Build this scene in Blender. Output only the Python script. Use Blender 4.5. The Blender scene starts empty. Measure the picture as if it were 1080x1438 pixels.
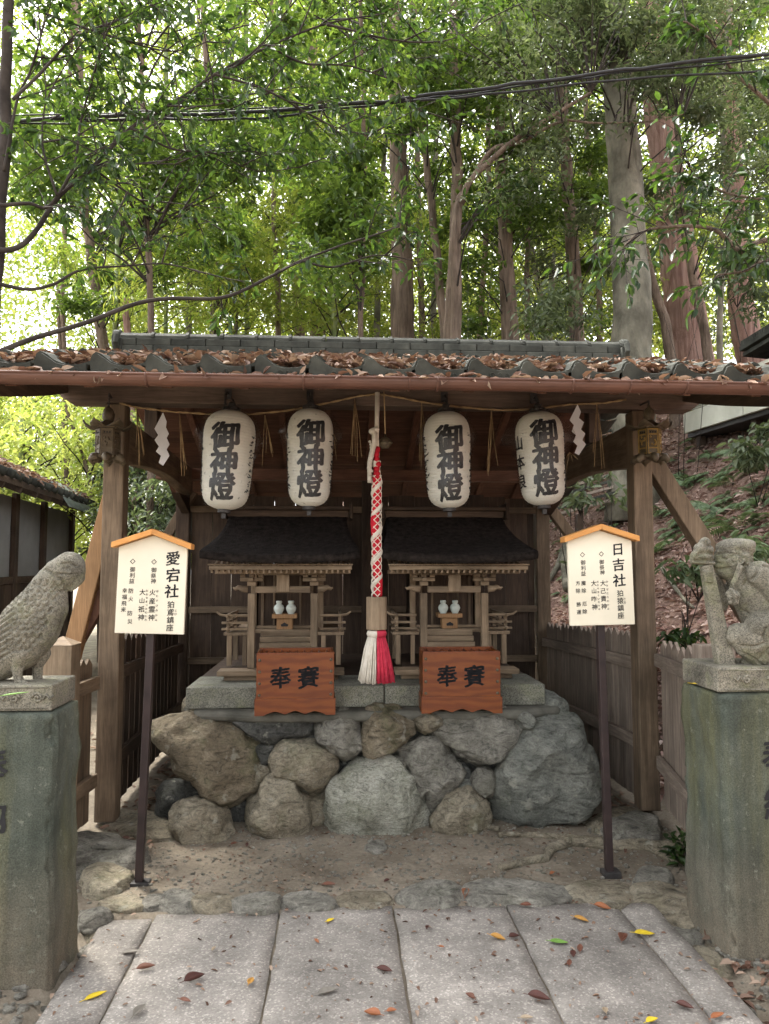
import bpy, bmesh, math, random
import numpy as np
from mathutils import Vector, Matrix, noise
R = math.radians
random.seed(7); rng = np.random.default_rng(11)
SC = bpy.context.scene
COL = SC.collection

# ------------------------------------------------------------------ camera
FOC, YAW, PITCH, CAMH = 1050.0, R(3.54), R(4.14), 1.5
cd = bpy.data.cameras.new('camera'); cam = bpy.data.objects.new('camera', cd); COL.objects.link(cam)
cam.location = (0, 0, CAMH); cam.rotation_euler = (R(90) + PITCH, 0, -YAW)
cd.sensor_fit = 'VERTICAL'; cd.sensor_height = 24.0; cd.lens = 24.0 * FOC / 1438.0
cd.clip_start = 0.05; cd.clip_end = 1500
SC.camera = cam

# ------------------------------------------------------------------ sky and sun (bright hazy sky behind the wood)
SUN_EL, SUN_AZ = R(58), R(-35)      # azimuth measured from +Y towards +X
w = bpy.data.worlds.new('World'); SC.world = w; w.use_nodes = True
nt = w.node_tree; nt.nodes.clear()
sky = nt.nodes.new('ShaderNodeTexSky'); sky.sky_type = 'NISHITA'; sky.sun_disc = False
sky.sun_elevation = SUN_EL; sky.sun_rotation = SUN_AZ; sky.air_density = 1.0; sky.dust_density = 3.0; sky.ozone_density = 1.0
hs = nt.nodes.new('ShaderNodeHueSaturation'); hs.inputs['Saturation'].default_value = 0.12
bg = nt.nodes.new('ShaderNodeBackground'); bg.inputs['Strength'].default_value = 0.15
wo = nt.nodes.new('ShaderNodeOutputWorld')
nt.links.new(sky.outputs[0], hs.inputs['Color']); nt.links.new(hs.outputs[0], bg.inputs['Color']); nt.links.new(bg.outputs[0], wo.inputs['Surface'])
sl = bpy.data.lights.new('sun', 'SUN'); sl.energy = 2.0; sl.angle = R(10); sl.color = (1.0, 0.95, 0.86)
so = bpy.data.objects.new('sun', sl); COL.objects.link(so); so.location = (-6, 8, 30)
sdir = Vector((math.sin(SUN_AZ) * math.cos(SUN_EL), math.cos(SUN_AZ) * math.cos(SUN_EL), math.sin(SUN_EL)))
so.rotation_euler = sdir.to_track_quat('Z', 'Y').to_euler()
SC.view_settings.view_transform = 'Standard'; SC.view_settings.look = 'None'
SC.view_settings.gamma = 1.0; SC.view_settings.use_curve_mapping = False
SC.view_settings.exposure = 2.5
SC.cycles.use_denoising = True
SC.cycles.max_bounces = 6; SC.cycles.transparent_max_bounces = 8
SC.cycles.use_adaptive_sampling = True; SC.cycles.adaptive_threshold = 0.03
SC.cycles.diffuse_bounces = 3; SC.cycles.transmission_bounces = 6; SC.cycles.glossy_bounces = 3
SC.cycles.sample_clamp_indirect = 6.0

# ------------------------------------------------------------------ helpers
_r = Vector((math.cos(YAW), -math.sin(YAW), 0)); _fh = Vector((math.sin(YAW), math.cos(YAW), 0)); _z = Vector((0, 0, 1))
_f = _fh * math.cos(PITCH) + _z * math.sin(PITCH); _u = -_fh * math.sin(PITCH) + _z * math.cos(PITCH)
def ray(px, py): return _f + _r * ((px - 540) / FOC) - _u * ((py - 719) / FOC)
def P(px, py, Y):                    # measured direction of the photograph -> point at real depth Y
    d = ray(px, py); t = Y / d.y; return Vector((0, 0, CAMH)) + d * t
def G(px, py, z=0.0):
    d = ray(px, py); t = (z - CAMH) / d.z; return Vector((0, 0, CAMH)) + d * t
def V(*a): return Vector(a)
def smooth01(a, b, x):
    t = min(1, max(0, (x - a) / (b - a))); return t * t * (3 - 2 * t)

ORG = {}
def put(o, parent, origin):
    COL.objects.link(o)
    if parent is not None:
        o.parent = parent; ORG[o.name] = ORG[parent.name]
    else:
        o.location = origin; ORG[o.name] = Vector(origin)
def tag(o, label=None, cat=None, group=None, kind=None):
    if label: o['label'] = label
    if cat: o['category'] = cat
    if group: o['group'] = group
    if kind: o['kind'] = kind
    return o
def thing(name, label, cat, loc, group=None):
    o = bpy.data.objects.new(name, None); o.empty_display_size = 0.1
    put(o, None, loc); return tag(o, label, cat, group)
def relabel(o, label, group=None): o['label'] = label; return o
def copy_tree(o, parent=None):
    c = o.copy(); COL.objects.link(c); c.parent = parent
    ORG[c.name] = ORG.get(o.name, Vector())
    for ch in o.children: copy_tree(ch, c)
    return c

class MB:
    def __init__(s): s.v = []; s.f = []
    def add(s, vs, fs):
        n = len(s.v); s.v += [Vector(a) for a in vs]; s.f += [tuple(i + n for i in f) for f in fs]; return s
    def box(s, c, d, rot=None):
        h = [x / 2 for x in d]
        vs = [Vector((x * h[0], y * h[1], z * h[2])) for x in (-1, 1) for y in (-1, 1) for z in (-1, 1)]
        if rot is not None: vs = [rot @ a for a in vs]
        c = Vector(c)
        return s.add([a + c for a in vs], [(0, 1, 3, 2), (4, 6, 7, 5), (0, 4, 5, 1), (2, 3, 7, 6), (0, 2, 6, 4), (1, 5, 7, 3)])
    def bb(s, x0, x1, y0, y1, z0, z1):
        return s.box(((x0 + x1) / 2, (y0 + y1) / 2, (z0 + z1) / 2), (abs(x1 - x0), abs(y1 - y0), abs(z1 - z0)))
    def bar(s, p, q, wd, ht, up=(0, 0, 1)):
        p = Vector(p); q = Vector(q); d = (q - p); L = d.length; d.normalize(); up = Vector(up)
        if abs(d.dot(up)) > .98: up = Vector((0, 1, 0))
        sd = d.cross(up).normalized(); u2 = sd.cross(d).normalized()
        m = Matrix((sd, d, u2)).transposed()
        return s.box((p + q) / 2, (wd, L, ht), m)
    def tube(s, pts, rad, n=8, cap=True, squash=None):
        pts = [Vector(p) for p in pts]; k = len(pts)
        if not hasattr(rad, '__len__'): rad = [rad] * k
        base = len(s.v); nrm = None; vs = []
        for i in range(k):
            d = (pts[min(i + 1, k - 1)] - pts[max(i - 1, 0)])
            d = d.normalized() if d.length > 1e-9 else Vector((0, 0, 1))
            if nrm is None:
                a = Vector((1, 0, 0)) if abs(d.x) < .8 else Vector((0, 1, 0)); nrm = d.cross(a).normalized()
            nrm = (nrm - d * nrm.dot(d)).normalized(); bn = d.cross(nrm)
            for j in range(n):
                t = 2 * math.pi * j / n
                vs.append(pts[i] + (nrm * math.cos(t) + bn * math.sin(t)) * rad[i])
        fs = []
        for i in range(k - 1):
            for j in range(n):
                a = i * n + j; b = i * n + (j + 1) % n; fs.append((a, b, b + n, a + n))
        if cap: fs.append(tuple(range(n - 1, -1, -1))); fs.append(tuple((k - 1) * n + j for j in range(n)))
        return s.add(vs, fs)
    def lathe(s, prof, c=(0, 0, 0), n=16, sx=1.0, sy=1.0, phase=0.0):
        c = Vector(c); vs = []; fs = []; k = len(prof)
        for r, z in prof:
            for j in range(n):
                t = 2 * math.pi * j / n + phase; vs.append(c + Vector((r * math.cos(t) * sx, r * math.sin(t) * sy, z)))
        for i in range(k - 1):
            for j in range(n):
                a = i * n + j; b = i * n + (j + 1) % n; fs.append((a, b, b + n, a + n))
        fs.append(tuple(range(n - 1, -1, -1))); fs.append(tuple((k - 1) * n + j for j in range(n)))
        return s.add(vs, fs)
    def prism(s, poly, a0, a1, axis='Y'):       # poly = 2D outline; axis Y: (x,z), axis X: (y,z), axis Z: (x,y)
        n = len(poly)
        def mk(p, a): return {'Y': (p[0], a, p[1]), 'X': (a, p[0], p[1]), 'Z': (p[0], p[1], a)}[axis]
        vs = [mk(p, a0) for p in poly] + [mk(p, a1) for p in poly]
        fs = [tuple(range(n)), tuple(range(2 * n - 1, n - 1, -1))]
        for i in range(n): j = (i + 1) % n; fs.append((i, i + n, j + n, j))
        return s.add(vs, fs)
    def ball(s, c, r, n=10, m=7):
        r = Vector(r) if hasattr(r, '__len__') else Vector((r, r, r)); c = Vector(c); vs = []; fs = []
        for i in range(m + 1):
            t = math.pi * i / m
            for j in range(n):
                p = 2 * math.pi * j / n
                vs.append(c + Vector((r.x * math.sin(t) * math.cos(p), r.y * math.sin(t) * math.sin(p), r.z * math.cos(t))))
        for i in range(m):
            for j in range(n):
                a = i * n + j; b = i * n + (j + 1) % n; fs.append((a, a + n, b + n, b))
        return s.add(vs, fs)
    def mesh(s, name, mat, off=(0, 0, 0), smooth=False, fix=True):
        me = bpy.data.meshes.new(name); off = Vector(off)
        me.from_pydata([tuple(a - off) for a in s.v], [], s.f)
        if fix:
            b = bmesh.new(); b.from_mesh(me); bmesh.ops.remove_doubles(b, verts=b.verts, dist=1e-5)
            bmesh.ops.recalc_face_normals(b, faces=b.faces); b.to_mesh(me); b.free()
        if smooth: me.polygons.foreach_set('use_smooth', [True] * len(me.polygons))
        if mat: me.materials.append(mat)
        return me
    def build(s, name, mat, parent=None, origin=(0, 0, 0), smooth=False, bevel=0.0, seg=2, local=False, fix=True):
        off = Vector((0, 0, 0)) if local else (ORG[parent.name] if parent is not None else Vector(origin))
        me = s.mesh(name, mat, off, smooth, fix)
        o = bpy.data.objects.new(name, me); put(o, parent, origin)
        if bevel:
            m = o.modifiers.new('bevel', 'BEVEL'); m.width = bevel; m.segments = seg; m.limit_method = 'ANGLE'; m.angle_limit = R(40)
        return o
def obj_from_mesh(name, me, parent=None, loc=(0, 0, 0), rot=(0, 0, 0)):
    o = bpy.data.objects.new(name, me); COL.objects.link(o)
    if parent is not None: o.parent = parent; ORG[o.name] = ORG[parent.name]
    else: ORG[o.name] = Vector(loc)
    o.location = loc; o.rotation_euler = rot
    return o

def fast_mesh(name, verts, faces, mat, smooth=False):       # numpy arrays, equal-sided faces
    me = bpy.data.meshes.new(name); nv = len(verts); nf, k = faces.shape
    me.vertices.add(nv); me.vertices.foreach_set('co', np.asarray(verts, np.float32).ravel())
    me.loops.add(nf * k); me.loops.foreach_set('vertex_index', faces.astype(np.int32).ravel())
    me.polygons.add(nf); me.polygons.foreach_set('loop_start', np.arange(0, nf * k, k, dtype=np.int32))
    me.polygons.foreach_set('loop_total', np.full(nf, k, np.int32))
    if smooth: me.polygons.foreach_set('use_smooth', np.ones(nf, bool))
    me.update(calc_edges=True)
    if mat: me.materials.append(mat)
    return me
def unit(a): return a / np.maximum(np.linalg.norm(a, axis=1, keepdims=True), 1e-9)
def leaf_arrays(c, ax, nr, L, W, fold=.18, droop=.15, fine=False):
    ax = unit(ax); sd = unit(np.cross(ax, nr)); nr = np.cross(sd, ax); L = L[:, None]; W = W[:, None]; n = len(c)
    if not fine:
        p0 = c; p1 = c + ax * L * .45 + sd * W / 2 + nr * W * fold; p2 = c + ax * L - nr * L * droop; p3 = c + ax * L * .45 - sd * W / 2 + nr * W * fold
        v = np.stack([p0, p1, p2, p3], 1).reshape(-1, 3); b = np.arange(n)[:, None] * 4
        f = np.concatenate([b + np.array([[0, 1, 2]]), b + np.array([[0, 2, 3]])], 0)
    else:
        q = [c, c + ax * L * .28 + sd * W * .42 + nr * W * fold, c + ax * L * .62 + sd * W * .42 + nr * W * fold - nr * L * droop * .4, c + ax * L - nr * L * droop,
             c + ax * L * .62 - sd * W * .42 + nr * W * fold - nr * L * droop * .4, c + ax * L * .28 - sd * W * .42 + nr * W * fold]
        v = np.stack(q, 1).reshape(-1, 3); b = np.arange(n)[:, None] * 6
        f = np.concatenate([b + np.array([[0, 1, 2, 3]]), b + np.array([[0, 3, 4, 5]])], 0)
    return v, f

# ------------------------------------------------------------------ materials
class NT:
    def __init__(s, name):
        s.m = bpy.data.materials.new(name); s.m.use_nodes = True; s.t = s.m.node_tree; s.t.nodes.clear()
        s.out = s.t.nodes.new('ShaderNodeOutputMaterial')
    def n(s, kind, **kw):
        x = s.t.nodes.new('ShaderNode' + kind)
        for k, v in kw.items():
            if k in x.inputs: 
                if hasattr(v, 'is_output'): s.t.links.new(v, x.inputs[k])
                else: x.inputs[k].default_value = v
            else: setattr(x, k, v)
        return x
    def l(s, a, b): s.t.links.new(a, b)
    def coords(s, scale=(1, 1, 1), rand=True):
        tc = s.n('TexCoord'); mp = s.n('Mapping'); mp.inputs['Scale'].default_value = scale
        s.l(tc.outputs['Object'], mp.inputs['Vector'])
        if rand:
            oi = s.n('ObjectInfo'); mu = s.n('VectorMath', operation='SCALE'); cb = s.n('CombineXYZ')
            for k in 'XYZ': s.l(oi.outputs['Random'], cb.inputs[k])
            s.l(cb.outputs[0], mu.inputs[0]); mu.inputs['Scale'].default_value = 53.0
            ad = s.n('VectorMath', operation='ADD'); s.l(mp.outputs[0], ad.inputs[0]); s.l(mu.outputs[0], ad.inputs[1]); return ad.outputs[0]
        return mp.outputs[0]
    def noise(s, vec, scale, detail=6, rough=.6, dist=0.0):
        x = s.n('TexNoise', Scale=scale, Detail=detail, Roughness=rough, Distortion=dist); s.l(vec, x.inputs['Vector']); return x.outputs['Fac']
    def ramp(s, fac, stops):
        x = s.n('ValToRGB'); e = x.color_ramp.elements
        while len(e) < len(stops): e.new(.5)
        for i, (p, c) in enumerate(stops):
            e[i].position = p; e[i].color = (*c, 1) if hasattr(c, '__len__') else (c, c, c, 1)
        s.l(fac, x.inputs['Fac']); return x.outputs['Color']
    def mix(s, fac, a, b, mode='MIX'):
        x = s.n('Mix', data_type='RGBA', blend_type=mode)
        for i, v in ((0, fac), (6, a), (7, b)):
            if hasattr(v, 'is_output'): s.l(v, x.inputs[i])
            else: x.inputs[i].default_value = v if i == 0 else ((*v, 1) if len(v) == 3 else v)
        return x.outputs[2]
    def bump(s, h, strength, dist=.01, prev=None):
        x = s.n('Bump', Strength=strength, Distance=dist); s.l(h, x.inputs['Height'])
        if prev is not None: s.l(prev, x.inputs['Normal'])
        return x.outputs['Normal']
    def bsdf(s, col, rough=.8, spec=.3, normal=None, metal=0.0):
        x = s.n('BsdfPrincipled'); x.inputs['Specular IOR Level'].default_value = spec; x.inputs['Metallic'].default_value = metal
        for k, v in (('Base Color', col), ('Roughness', rough)):
            if hasattr(v, 'is_output'): s.l(v, x.inputs[k])
            else: x.inputs[k].default_value = (*v, 1) if k == 'Base Color' else v
        if normal is not None: s.l(normal, x.inputs['Normal'])
        return x.outputs[0]
    def done(s, sh): s.l(sh, s.out.inputs['Surface']); return s.m

def mat_plain(name, c1, c2, nscale=6, rough=.8, spec=.3, bump=.25, bscale=90, bdist=.004, stretch=(1, 1, 1), lo=.3, hi=.7, metal=0, blot=.35, blots=1.3):
    t = NT(name); v = t.coords(stretch); v1 = t.coords((1, 1, 1))
    c = t.ramp(t.noise(v, nscale), [(lo, c1), (hi, c2)])
    b = t.ramp(t.noise(v1, blots, 4), [(.3, 1 - blot), (.7, 1.0)])
    c = t.mix(1.0, c, b, 'MULTIPLY')
    nm = t.bump(t.noise(v, bscale, 5), bump, bdist)
    return t.done(t.bsdf(c, rough, spec, nm, metal))
def mat_wood(name, c1, c2, axis='Z', rough=.75, grain=1.0, spec=.25, vary=.35, dark=.5, bump=.35):
    k = {'X': (1.2, 16, 16), 'Y': (16, 1.2, 16), 'Z': (16, 16, 1.2)}[axis]
    t = NT(name); v = t.coords(k); v1 = t.coords((1, 1, 1))
    g = t.noise(v, 2.2 * grain, 7, .65, .6)
    fine = t.noise(t.coords(tuple(4 * x if x > 2 else x * 2 for x in k)), 4, 4)
    c = t.ramp(g, [(.28, c1), (.52, tuple((a + b) / 2 for a, b in zip(c1, c2))), (.72, c2)])
    c = t.mix(.45, c, t.ramp(fine, [(.3, .35), (.65, 1.0)]), 'MULTIPLY')
    oi = t.n('ObjectInfo'); c = t.mix(1.0, c, t.ramp(oi.outputs['Random'], [(0, 1 - vary), (1, 1.0)]), 'MULTIPLY')
    st = t.ramp(t.noise(v1, 2.0, 5), [(.35, dark), (.62, 1.0)]); c = t.mix(1.0, c, st, 'MULTIPLY')
    ns = t.bump(g, bump, .006); ns = t.bump(fine, bump * .8, .002, ns)
    return t.done(t.bsdf(c, rough, spec, ns))
def mat_leaf(name, cols, trans, mixf=.45, rough=.45, spec=.35):
    t = NT(name); g = t.n('NewGeometry'); oi = t.n('ObjectInfo')
    c = t.ramp(g.outputs['Random Per Island'], [(i / (len(cols) - 1), k) for i, k in enumerate(cols)])
    tr = t.n('BsdfTranslucent'); t.l(t.mix(1.0, c, trans, 'MULTIPLY'), tr.inputs['Color'])
    x = t.n('MixShader'); x.inputs[0].default_value = mixf
    t.l(t.bsdf(c, rough, spec), x.inputs[1]); t.l(tr.outputs[0], x.inputs[2])
    return t.done(x.outputs[0])

M = {}
W1, W2 = (.145, .102, .066), (.35, .255, .168)
for ax in 'XYZ':
    M['wood' + ax] = mat_wood('weathered_timber_' + ax.lower(), W1, W2, ax)
    M['dark' + ax] = mat_wood('dark_timber_' + ax.lower(), (.055, .036, .025), (.15, .10, .067), ax)
    M['red' + ax] = mat_wood('roof_board_' + ax.lower(), (.12, .055, .035), (.25, .125, .08), ax, dark=.6)
    M['pale' + ax] = mat_wood('pale_timber_' + ax.lower(), (.23, .165, .105), (.46, .345, .23), ax, vary=.2)
    M['grey' + ax] = mat_wood('grey_fence_board_' + ax.lower(), (.22, .17, .135), (.52, .43, .345), ax, dark=.7)
M['beam'] = mat_wood('grey_brown_beam', (.095, .066, .05), (.22, .155, .12), 'X')
M['newZ'] = mat_wood('fresh_timber', (.34, .19, .09), (.50, .30, .15), 'Z', dark=.75, vary=.15)
M['gutter'] = mat_plain('brown_gutter', (.085, .037, .024), (.15, .068, .044), 9, .5, .4, .12, 60, blot=.35, stretch=(.6, 2, 4))
M['tile'] = mat_plain('grey_roof_tile', (.034, .036, .030), (.092, .094, .078), 7, .82, .2, .5, 90, .004, blot=.5, blots=3)
M['paper'] = mat_plain('white_paper', (.74, .74, .76), (.82, .82, .84), 5, .8, .2, .05)
M['ink_and_shade'] = mat_plain('black_ink_and_shade', (.012, .013, .015), (.022, .022, .025), 20, .6, .3, .05)  # lettering ink, also the painted shade of holes and carved strokes
M['bronze'] = mat_plain('old_bronze', (.075, .055, .035), (.17, .135, .085), 30, .55, .5, .5, 120, .003, metal=.35)
M['gold'] = mat_plain('worn_brass_panel', (.22, .14, .035), (.42, .28, .08), 30, .45, .5, .3, 120, .003, metal=.4)
M['iron'] = mat_plain('dark_iron', (.02, .018, .018), (.05, .045, .042), 20, .6, .4, .3)
M['polemetal'] = mat_plain('brown_painted_steel', (.022, .014, .014), (.045, .028, .026), 12, .45, .4, .1)
M['straw'] = mat_plain('dry_straw', (.26, .17, .085), (.48, .34, .18), 25, .8, .2, .2)
M['orange'] = mat_plain('orange_trim_board', (.62, .27, .07), (.74, .36, .11), 6, .55, .3, .1, stretch=(1, 6, 6))
M['cream'] = mat_plain('cream_sign_board', (.72, .66, .51), (.78, .72, .58), 3, .6, .3, .04, blot=.14)
M['white_ceramic'] = mat_plain('white_ceramic', (.62, .70, .64), (.70, .77, .71), 4, .2, .5, .02, blot=.1)
M['plaster'] = mat_plain('grey_plaster', (.25, .25, .245), (.34, .335, .325), 2, .9, .2, .15, 60, blot=.25)
M['cable'] = mat_plain('black_cable', (.012, .012, .013), (.03, .03, .03), 20, .6, .3, .1)
M['bark'] = mat_plain('cedar_bark', (.13, .095, .072), (.36, .27, .205), 3, .95, .15, 1.0, 12, .05, stretch=(6, 6, .6), blot=.5)
M['redbark'] = mat_plain('red_cedar_bark', (.26, .145, .115), (.54, .36, .30), 3, .95, .15, 1.0, 12, .05, stretch=(6, 6, .4), blot=.45)
M['greybark'] = mat_plain('smooth_grey_bark', (.12, .112, .085), (.31, .285, .22), 3.5, .9, .15, .9, 14, .03, stretch=(1.6, 1.6, .7), blot=.6, blots=2.2)
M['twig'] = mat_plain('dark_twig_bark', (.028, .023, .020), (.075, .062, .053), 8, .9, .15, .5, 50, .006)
M['bamboo'] = mat_plain('bamboo_culm', (.13, .19, .055), (.27, .31, .12), 4, .45, .4, .1)
M['thatch'] = mat_plain('dark_bark_thatch', (.012, .010, .009), (.05, .04, .035), 30, .95, .1, .9, 80, .02, blot=.4)
M['concrete'] = mat_plain('cement_top', (.10, .098, .08), (.20, .19, .16), 5, .95, .15, .6, 50, .01, blot=.5, blots=4)
M['leafy'] = mat_leaf('broad_leaf_green', [(.032, .060, .018), (.062, .108, .027), (.11, .17, .043), (.045, .08, .023)], (1.7, 1.6, .8), .5)
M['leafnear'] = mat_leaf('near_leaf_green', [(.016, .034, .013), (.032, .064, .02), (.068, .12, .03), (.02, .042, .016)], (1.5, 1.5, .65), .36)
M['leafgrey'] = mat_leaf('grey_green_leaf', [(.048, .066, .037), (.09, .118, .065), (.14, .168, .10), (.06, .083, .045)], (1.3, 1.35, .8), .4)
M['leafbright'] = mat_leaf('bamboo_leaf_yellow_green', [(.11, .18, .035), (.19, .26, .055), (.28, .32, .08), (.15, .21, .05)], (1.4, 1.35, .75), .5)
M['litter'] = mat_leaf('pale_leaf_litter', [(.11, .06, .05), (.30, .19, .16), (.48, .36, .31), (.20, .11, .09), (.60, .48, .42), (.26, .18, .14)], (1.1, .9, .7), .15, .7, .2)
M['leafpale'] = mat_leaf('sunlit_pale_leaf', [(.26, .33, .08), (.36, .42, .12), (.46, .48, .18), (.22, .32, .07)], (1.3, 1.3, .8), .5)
M['fern'] = mat_leaf('fern_green', [(.09, .14, .075), (.15, .21, .11), (.21, .27, .16)], (1.2, 1.3, .7), .3)
M['dry'] = mat_leaf('dry_brown_leaf', [(.06, .034, .024), (.15, .085, .06), (.25, .165, .115), (.10, .052, .038), (.36, .27, .20), (.17, .12, .09)], (1.1, .9, .7), .15, .7, .2)
def mat_rock(name, c1, c2, c3, moss=0.0, scale=3.0, rough=.92, crack=.5):
    t = NT(name); v = t.coords((1, 1, 1))
    big = t.noise(v, scale, 9, .65, .8); c = t.ramp(big, [(.25, c1), (.5, c2), (.75, c3)])
    vn = t.noise(t.coords((1, 1, 2.2)), scale * 3.2, 9, .72, 2.2); c = t.mix(.8, c, t.ramp(vn, [(.36, .25), (.47, .8), (.62, 1.25)]), 'MULTIPLY')
    sp = t.noise(v, 110, 4); c = t.mix(.4, c, t.ramp(sp, [(.35, .5), (.62, 1.25)]), 'MULTIPLY')
    li = t.ramp(t.noise(v, 15, 5, .6), [(.60, 0.0), (.68, .55)]); c = t.mix(li, c, (.42, .41, .34))
    if moss:
        mk = t.ramp(t.noise(v, 4.5, 6, .7), [(.52, 0.0), (.68, moss)]); c = t.mix(mk, c, (.10, .125, .04))
    n = t.bump(vn, crack * 1.6, .05); n = t.bump(t.noise(v, 24, 9, .75), .9, .02, n); n = t.bump(sp, .4, .003, n)
    return t.done(t.bsdf(c, rough, .25, n))
def mat_granite(name, base, lo=.45, hi=1.3, scale=260, moss=0.0, stain=.35, rough=.85):
    t = NT(name); v = t.coords((1, 1, 1))
    vo = t.n('TexVoronoi', Scale=scale); t.l(v, vo.inputs['Vector'])
    sep = t.n('SeparateColor'); t.l(vo.outputs['Color'], sep.inputs[0])
    c = t.mix(1.0, base, t.ramp(sep.outputs[0], [(.0, lo), (.25, lo), (.4, 1.0), (.8, 1.0), (.95, hi)]), 'MULTIPLY')
    st = t.ramp(t.noise(v, 5, 7, .65), [(.3, 1 - stain), (.65, 1.08)]); c = t.mix(1.0, c, st, 'MULTIPLY')
    st2 = t.ramp(t.noise(t.coords((1, 1, 1), False), 1.7, 5, .6, .8), [(.35, .72), (.62, 1.06)]); c = t.mix(1.0, c, st2, 'MULTIPLY')
    oi = t.n('ObjectInfo'); c = t.mix(1.0, c, t.ramp(oi.outputs['Random'], [(0, .86), (1, 1.0)]), 'MULTIPLY')
    if moss: c = t.mix(t.ramp(t.noise(v, 7, 6, .7), [(.5, 0.0), (.7, moss)]), c, (.16, .17, .07))
    n = t.bump(t.noise(v, 60, 6, .7), .35, .006); n = t.bump(sep.outputs[0], .25, .002, n)
    return t.done(t.bsdf(c, rough, .3, n))
M['rock_tan'] = mat_rock('tan_boulder', (.15, .125, .085), (.29, .25, .18), (.42, .375, .285), .25)
M['rock_brown'] = mat_rock('brown_boulder', (.11, .09, .06), (.23, .19, .13), (.40, .345, .255), .4)
M['rock_dark'] = mat_rock('dark_boulder', (.045, .045, .042), (.11, .11, .10), (.22, .21, .19), .1)
M['rock_pale'] = mat_rock('pale_boulder', (.22, .21, .155), (.42, .415, .34), (.62, .60, .52), .35, 5)
M['rock_blue'] = mat_rock('blue_grey_boulder', (.135, .14, .12), (.22, .225, .195), (.32, .315, .27), .15, 2.4)
M['rock_grey'] = mat_rock('grey_boulder', (.14, .13, .11), (.26, .245, .205), (.42, .395, .34), .15)
M['granite'] = mat_granite('pale_granite', (.25, .247, .20), moss=.35, stain=.5)
M['statue'] = mat_granite('lichened_granite', (.25, .23, .18), .58, 1.3, 240, .45, .65)
M['paving'] = mat_granite('paving_stone', (.280, .255, .225), .85, 1.5, 150, 0, .42)
# soil: trodden earth
t = NT('trodden_soil'); v = t.coords((1, 1, 1), False)
c = t.ramp(t.noise(v, 2.2, 8, .65), [(.3, (.115, .093, .067)), (.5, (.20, .168, .127)), (.72, (.30, .258, .20))])
c = t.mix(.5, c, t.ramp(t.noise(v, 45, 6, .75), [(.33, .45), (.62, 1.2)]), 'MULTIPLY')
sx = t.n('SeparateXYZ'); t.l(v, sx.inputs[0])
hill = t.n('MapRange'); hill.inputs[1].default_value = .05; hill.inputs[2].default_value = .5; t.l(sx.outputs['Z'], hill.inputs[0])
hc = t.ramp(t.noise(v, 14, 8, .75), [(.3, (.09, .058, .046)), (.5, (.20, .13, .105)), (.7, (.36, .26, .215))])
c = t.mix(hill.outputs[0], c, hc)
n = t.bump(t.noise(v, 18, 8, .7), .7, .03); n = t.bump(t.noise(v, 150, 4, .7), .6, .006, n)
M['soil'] = t.done(t.bsdf(c, .95, .15, n))
# slate pedestals: dark green-grey, dirt splashed on the foot
t = NT('mossy_slate_pedestal'); v = t.coords((1, 1, 1))
c = t.ramp(t.noise(v, 3, 8, .65), [(.3, (.038, .046, .035)), (.5, (.070, .080, .063)), (.7, (.108, .118, .096))])
c = t.mix(t.ramp(t.noise(t.coords((3.0, 3.0, .5)), 1.6, 6, .6), [(.48, 0.0), (.66, .65)]), c, (.12, .115, .05))
tc = t.n('TexCoord'); sx = t.n('SeparateXYZ'); t.l(tc.outputs['Object'], sx.inputs[0])
ms = t.n('MapRange'); ms.inputs[1].default_value = .5; ms.inputs[2].default_value = .05; t.l(sx.outputs['Z'], ms.inputs[0])
mu = t.n('Math', operation='MULTIPLY'); t.l(ms.outputs[0], mu.inputs[0]); t.l(t.ramp(t.noise(v, 6, 7, .7), [(.25, .35), (.6, .95)]), mu.inputs[1])
c = t.mix(mu.outputs[0], c, (.15, .125, .09))
dr = t.noise(t.coords((14, 14, .6)), 1.5, 6, .65); c = t.mix(.4, c, t.ramp(dr, [(.38, .5), (.55, 1.0), (.7, 1.2)]), 'MULTIPLY')
c = t.mix(t.ramp(t.noise(v, 28, 5, .7), [(.60, 0.0), (.70, .45)]), c, (.24, .25, .20))
c = t.mix(.6, c, t.ramp(t.noise(v, 190, 3, .7), [(.36, .4), (.6, 1.25)]), 'MULTIPLY')
n = t.bump(t.noise(v, 9, 8, .7), .5, .02); n = t.bump(t.noise(v, 45, 6, .7), .6, .008, n); n = t.bump(t.noise(v, 160, 5), .4, .003, n)
M['slate'] = t.done(t.bsdf(c, .85, .3, n))

# ------------------------------------------------------------------ ground
def gz(x, y):
    h = .85 * (x - 2.08) + .10 * (y - 5)
    h = h if h > .25 else (0 if h < -.25 else (h + .25) ** 2 / 1.0)     # smooth foot of the bank
    h = min(h, 4.2 + .12 * (h - 4.2)) if h > 4.2 else h
    b = max(0, y - 9) * .10
    l = -0.04 * max(0, min(y, 60) - 8) * smooth01(-3, -6, x)
    z = h + min(b, 6) * smooth01(-5, -1, x) + l
    if y > 3.3 or abs(x) > 1.3:
        z += (noise.noise(Vector((x * 1.1, y * 1.1, 0))) * .025 + noise.noise(Vector((x * 4, y * 4, 3))) * .010) * (1 + 4 * min(1, h * .5))
        z += noise.noise(Vector((x * 11, y * 11, 7))) * .008
    if -1.02 < x < 1.5 and y < 3.38: z -= .035
    return z
def axis(lo, hi, d, far):
    a = list(np.arange(lo, hi + 1e-6, d)); s = d; x = lo
    left = []
    while x > -far: s *= 1.22; x -= s; left.append(x)
    s = d; x = a[-1]; right = []
    while x < far: s *= 1.22; x += s; right.append(x)
    return left[::-1] + a + right
xs = axis(-3.6, 5.4, .05, 300); ys = axis(-.6, 9.2, .05, 300)
gv = np.array([(x, y, gz(x, y)) for y in ys for x in xs], np.float32)
nx, ny = len(xs), len(ys)
ii = (np.arange(ny - 1)[:, None] * nx + np.arange(nx - 1)[None]).ravel()
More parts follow.
